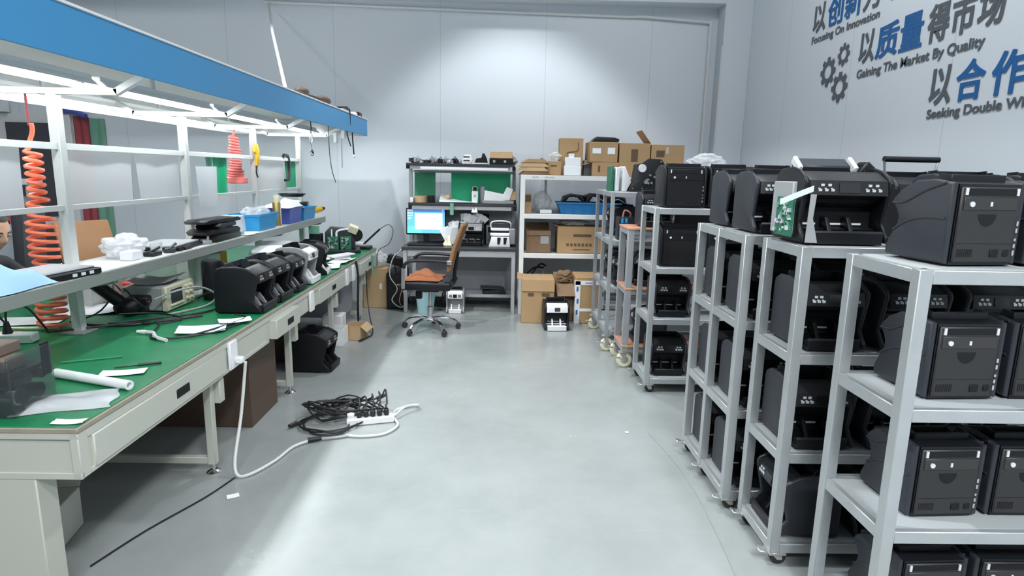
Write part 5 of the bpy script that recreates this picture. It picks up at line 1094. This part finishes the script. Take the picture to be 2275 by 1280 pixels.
q = MB(); [q.box(x, x + .018, -.072, -.055, .15, .19) for x in (-.045, -.01)]; q.build('blue_plug', 'blue_bin', t)
t = thing('circuit_rack', 'green circuit boards in a black rack behind the fourth trolley', 'circuit boards', (1.62, 5.02, 1.156)); B(-.18, .18, -.08, .08, 0, .40, .006).build('rack', 'black', t); B(-.16, .16, -.085, -.08, .40, .46).build('board', 'pcb_green', t); q = MB(); [q.box(-.15 + k * .06, -.12 + k * .06, -.09, -.085, .43, .47) for k in range(5)]; q.build('connector', 'key_white', t)
tag(MB().ball((0, 0, .05), .15, .10, .07, noise=.2, seed=99).build('plastic_bag', 'clear_bag_dense', None, (1.66, 5.02, 1.625)), 'crumpled clear plastic bag lying on the rack of green circuit boards', 'plastic bag')
cloth('dust_cover', 'dust_grey', 1.75, 3.17, 1.606, .34, .26, .03, 'grey dust film lying over the counters of the third trolley', 'film', 14)
cloth('dust_cover', 'dust_grey', 2.36, 2.50, 1.6, .30, .20, .05, 'grey dust film lying beyond the counter with the wire handle', 'film', 15)

# ------------------------------------------------------------------ behind the bench, far side
struct(B(-5.82, -4.98, 7.36, 7.40, 0, 2.12, .004).build('door_1', 'white_paint'))
o = B(-5.71, -5.10, 7.345, 7.362, .95, 2.02).build('door_pane', 'dark_glass'); o.parent = bpy.data.objects['door_1']
o = B(-5.71, -5.10, 7.345, 7.362, .15, .85).build('door_pane', 'dark_glass'); o.parent = bpy.data.objects['door_1']
tag(MB().sheet(lambda u, v: Vector((-4.955 + .17 * u, 7.385 - .012 * sin(12 * u), 2.10 - 1.7 * v)), 10, 6, .004).build('red_banner', 'red_banner'), 'dark red banner hanging beside the white door', 'banner', 'banners beside the white door')
tag(MB().sheet(lambda u, v: Vector((-4.775 + .17 * u, 7.385 - .010 * sin(10 * u), 2.08 - 1.62 * v)), 10, 6, .004).build('green_banner', 'green_pale'), 'green banner hanging beside the red banner', 'banner', 'banners beside the white door')
tag(MB().tube([(-5.15, 7.36, 2.16), (-4.95, 7.35, 2.16), (-4.78, 7.34, 2.10)], .03, 8).build('rolled_sheet', 'navy_bin'), 'dark rolled sheet above the red banner', 'roll')
tag(B(-5.78, -5.66, 7.30, 7.38, 2.13, 2.25, .006).build('white_fixture', 'white_plastic'), 'small white fixture above the door frame', 'fixture')
tag(MB().sheet(lambda u, v: Vector((-6.0 + .14 * u, 7.385 - .01 * sin(9 * u), 2.28 - 1.6 * v)), 8, 4, .004).build('red_banner', 'red_banner'), 'dark red banner at the frame edge beyond the door', 'banner', 'banners beside the white door')
t = thing('steel_rack', 'dark steel rack standing between the person and the door', 'rack', (-4.3, 5.45, 0))
for x in (-.22, .22): B(x - .03, x + .03, -.03, .03, 0, 1.42).build('upright', 'modesty_grey', t)
for z in (.6, 1.0, 1.38): B(-.30, .22, -.14, .14, z, z + .045).build('shelf', 'modesty_grey', t)
tag(B(-4.42, -4.20, 5.36, 5.54, 1.046, 1.14, .004).build('red_box', 'red_banner'), 'dark red box on the steel rack behind the person', 'box')
t = thing('office_chair', 'black headrested chair behind the person', 'chair', (-3.62, 4.40, 0), .3, 'chairs beyond the bench')
MB().prism([(-.2, .42), (.2, .42), (.22, .50), (-.22, .50)], -.22, .22, 'y', .02).build('seat', 'black', t); MB().prism([(.18, .62), (.24, .62), (.28, 1.22), (.25, 1.26), (.20, 1.22)], -.2, .2, 'y', .02).build('backrest', 'jacket', t)
B(.19, .28, -.14, .14, 1.22, 1.33, .03).build('headrest', 'side_grey', t); MB().cyl((0, 0, .03), (0, 0, .42), .025).box(-.25, .25, -.03, .03, 0, .05).box(-.03, .03, -.25, .25, 0, .05).build('base', 'black', t)

# ------------------------------------------------------------------ the person working across the bench
def skinned(name, mat, pts, edges, parent, levels=2):
    me = bpy.data.meshes.new(name); me.from_pydata([p[:3] for p in pts], edges, []); o = bpy.data.objects.new(name, me); COL.objects.link(o)
    md = o.modifiers.new('skin', 'SKIN'); md.use_smooth_shade = True
    for v, p in zip(me.skin_vertices[0].data, pts):
        r = p[3]; v.radius = (r, r) if not isinstance(r, tuple) else r
    me.skin_vertices[0].data[0].use_root = True
    s_ = o.modifiers.new('sub', 'SUBSURF'); s_.levels = levels; s_.render_levels = levels
    bpy.context.view_layer.update(); dg = bpy.context.evaluated_depsgraph_get()
    nm = bpy.data.meshes.new_from_object(o.evaluated_get(dg)); nm.name = name; o.modifiers.clear(); o.data = nm
    nm.materials.clear(); nm.materials.append(MATS[mat])
    for p_ in nm.polygons: p_.use_smooth = True
    o.parent = parent; return o
def person():
    # local frame: person faces +X, pelvis at z=.52 ; origin on the floor
    t = thing('person', 'person in a dark jacket sitting across the bench, looking down at work in both hands', 'person', (-3.20, 3.58, 0), -.22)
    pts = [(0, 0, .54, .13), (.06, 0, .74, .12), (.17, 0, .93, .125), (.225, 0, 1.01, .075), (.26, 0, 1.07, .055)]
    ed = [(0, 1), (1, 2), (2, 3), (3, 4)]
    for s in (-1, 1):
        b = len(pts)
        pts += [(.18, s * .17, .955, .062), (.32, s * .24, .82, .048), (.50, s * .16, .91, .038), (.60, s * .10, .96, .030)]
        ed += [(2, b), (b, b + 1), (b + 1, b + 2), (b + 2, b + 3)]
        b = len(pts); pts += [(.02, s * .11, .50, .090), (.40, s * .14, .49, .065), (.44, s * .14, .28, .055), (.42, s * .14, .06, .045), (.56, s * .15, .04, .035)]
        ed += [(0, b), (b, b + 1), (b + 1, b + 2), (b + 2, b + 3), (b + 3, b + 4)]
    skinned('clothes', 'jacket', pts, ed, t)
    inner = skinned('inner', 'skin', [(p[0], p[1], p[2], p[3] * .8) for p in pts], ed, t)
    # head, neck and the two hands: one skin mesh object
    bm = bmesh.new(); bmesh.ops.create_uvsphere(bm, u_segments=36, v_segments=28, radius=1)
    for v in bm.verts:
        x, y, z = v.co
        X = x * .098; Y = y * .074; Zz = z * .118
        if z < 0: Y *= 1 - .28 * (-z) ** 1.5; X = X * (1 - .12 * (-z)) + .018 * (-z)
        if x > .3:   # the face
            f = (x - .3) / .7; ay = abs(y)
            X += f * .026 * math.exp(-((z + .22) / .16) ** 2 - (y / .15) ** 2)          # nose
            X += f * .010 * math.exp(-((z + .02) / .14) ** 2 - (y / .12) ** 2)
            X -= f * .014 * math.exp(-((z - .02) / .11) ** 2 - ((ay - .42) / .18) ** 2)  # eye sockets
            X += f * .008 * math.exp(-((z - .17) / .08) ** 2 - ((ay - .38) / .3) ** 2)   # brow
            X += f * .009 * math.exp(-((z + .52) / .06) ** 2 - (y / .28) ** 2)           # lips
            X -= f * .006 * math.exp(-((z + .58) / .03) ** 2 - (y / .3) ** 2)
            X += f * .012 * math.exp(-((z + .85) / .14) ** 2 - (y / .3) ** 2)            # chin
        v.co = Vector((X, Y, Zz))
    hm = Matrix.Translation((.325, 0, 1.185)) @ Euler((0, .34, 0)).to_matrix().to_4x4()
    bm.transform(hm)
    def ear(s):
        e = bmesh.new(); bmesh.ops.create_uvsphere(e, u_segments=12, v_segments=8, radius=1)
        for v in e.verts: v.co = Vector((v.co.x * .017 - .012, v.co.y * .008 + s * .075, v.co.z * .031 - .012))
        e.transform(hm); me = bpy.data.meshes.new('e'); e.to_mesh(me); e.free(); bm.from_mesh(me)
    ear(-1); ear(1)
    hd = MB(); hd.bm.free(); hd.bm = bm
    hd.cyl((.245, 0, 1.02), (.30, 0, 1.12), .052, 16, .048)
    for s in (-1, 1):
        wr = Vector((.595, s * .10, .957)); k1 = Vector((.68, s * .055, .985))
        # palm
        hd.bar(wr, k1, .072, .028, .011)
        d = (k1 - wr).normalized(); side = Vector((d.y, -d.x, 0)).normalized()
        for i, ln in enumerate((.062, .070, .066, .052)):
            a = k1 + side * (i - 1.5) * .018 * -s; m_ = a + d * ln * .55 + Vector((0, 0, .004)); e_ = m_ + d * ln * .3 + Vector((0, -s * .012, -.022)); g_ = e_ + Vector((-.004, -s * .01, -.016))
            hd.tube([a - d * .012, a, m_, e_, g_], .0085, 8, taper=.75)
        hd.tube([wr + d * .02 + side * .032 * s, wr + d * .055 + side * .050 * s, wr + d * .085 + side * .046 * s + Vector((0, 0, -.008))], .0105, 8, taper=.75)
    hd.bm.from_mesh(inner.data); bpy.data.objects.remove(inner)
    for s in (-1, 1): hd.cyl((.56, s * .115, .945), (.62, s * .09, .965), .026, 12, .022)
    body = hd.build('body', 'skin', t)
    rm = body.modifiers.new('join', 'REMESH'); rm.mode = 'VOXEL'; rm.voxel_size = .0042; rm.use_smooth_shade = True
    sm_ = body.modifiers.new('smooth', 'SMOOTH'); sm_.iterations = 2; sm_.factor = .4
    bpy.context.view_layer.update()
    nm = bpy.data.meshes.new_from_object(body.evaluated_get(bpy.context.evaluated_depsgraph_get())); nm.name = 'body'; body.modifiers.clear(); body.data = nm
    if not nm.materials: nm.materials.append(MATS['skin'])
    # eyes, brows and hair
    ey = MB()
    for s in (-1, 1):
        e = bmesh.new(); bmesh.ops.create_uvsphere(e, u_segments=12, v_segments=8, radius=.0125)
        e.transform(hm @ Matrix.Translation((.079, s * .030, .0))); ey._merge(e)
    ey.build('eye', 'key_white', body)
    bw = MB()
    for s in (-1, 1):
        bw.tube([hm @ Vector((.096, s * .014, .022)), hm @ Vector((.094, s * .032, .026)), hm @ Vector((.078, s * .052, .021))], .0035, 6)
        bw.tube([hm @ Vector((.0915, s * .018, .0)), hm @ Vector((.092, s * .030, .0012)), hm @ Vector((.085, s * .042, -.001))], .0028, 6)
    bw.build('eyebrow', 'hair', body)
    hb = bmesh.new(); bmesh.ops.create_uvsphere(hb, u_segments=36, v_segments=28, radius=1); rr = random.Random(4)
    for v in hb.verts:
        k = 1.08 + rr.uniform(-.012, .012); v.co = Vector((v.co.x * .098 * k - .006, v.co.y * .074 * k * 1.03, v.co.z * .118 * k + .004))
    kill = [v for v in hb.verts if (v.co.x > .045 and v.co.z < .072) or (v.co.z < .0 and v.co.x > -.02) or v.co.z < -.05]
    bmesh.ops.delete(hb, geom=kill, context='VERTS'); hb.transform(hm); h_ = MB(); h_._merge(hb); h_.build('hair', 'hair', body)
    return t
person()
t = thing('work_stool', 'low dark stool under the person at the far side of the bench', 'stool', (-3.20, 3.58, 0))
MB().lathe([(.15, .365), (.165, .375), (.165, .39), (.15, .398)], (0, 0, 0), 24).build('seat', 'black', t)
for k in range(4):
    a = pi / 4 + k * pi / 2; MB().bar((.10 * cos(a), .10 * sin(a), .366), (.15 * cos(a), .15 * sin(a), 0), .025, .025).build('leg', 'steel', t)
t = thing('hand_held_part', 'black part with white plate held in both hands by the person', 'part', (-2.42, 3.43, .955), .1)
B(-.03, .12, -.10, .08, 0, .03, .004).build('black_base', 'black', t); B(-.05, .11, -.09, .09, .03, .042, .003).build('white_plate', 'dust_grey', t)

# everything stands on its support with a hair's breadth of clearance
for o in list(sc.objects):
    if o.parent is None and o.get('category') and o.get('category') not in ('workbench', 'desk', 'shelf unit', 'trolley', 'wall lettering', 'wall emblem', 'conduit'): o.location.z += .0016
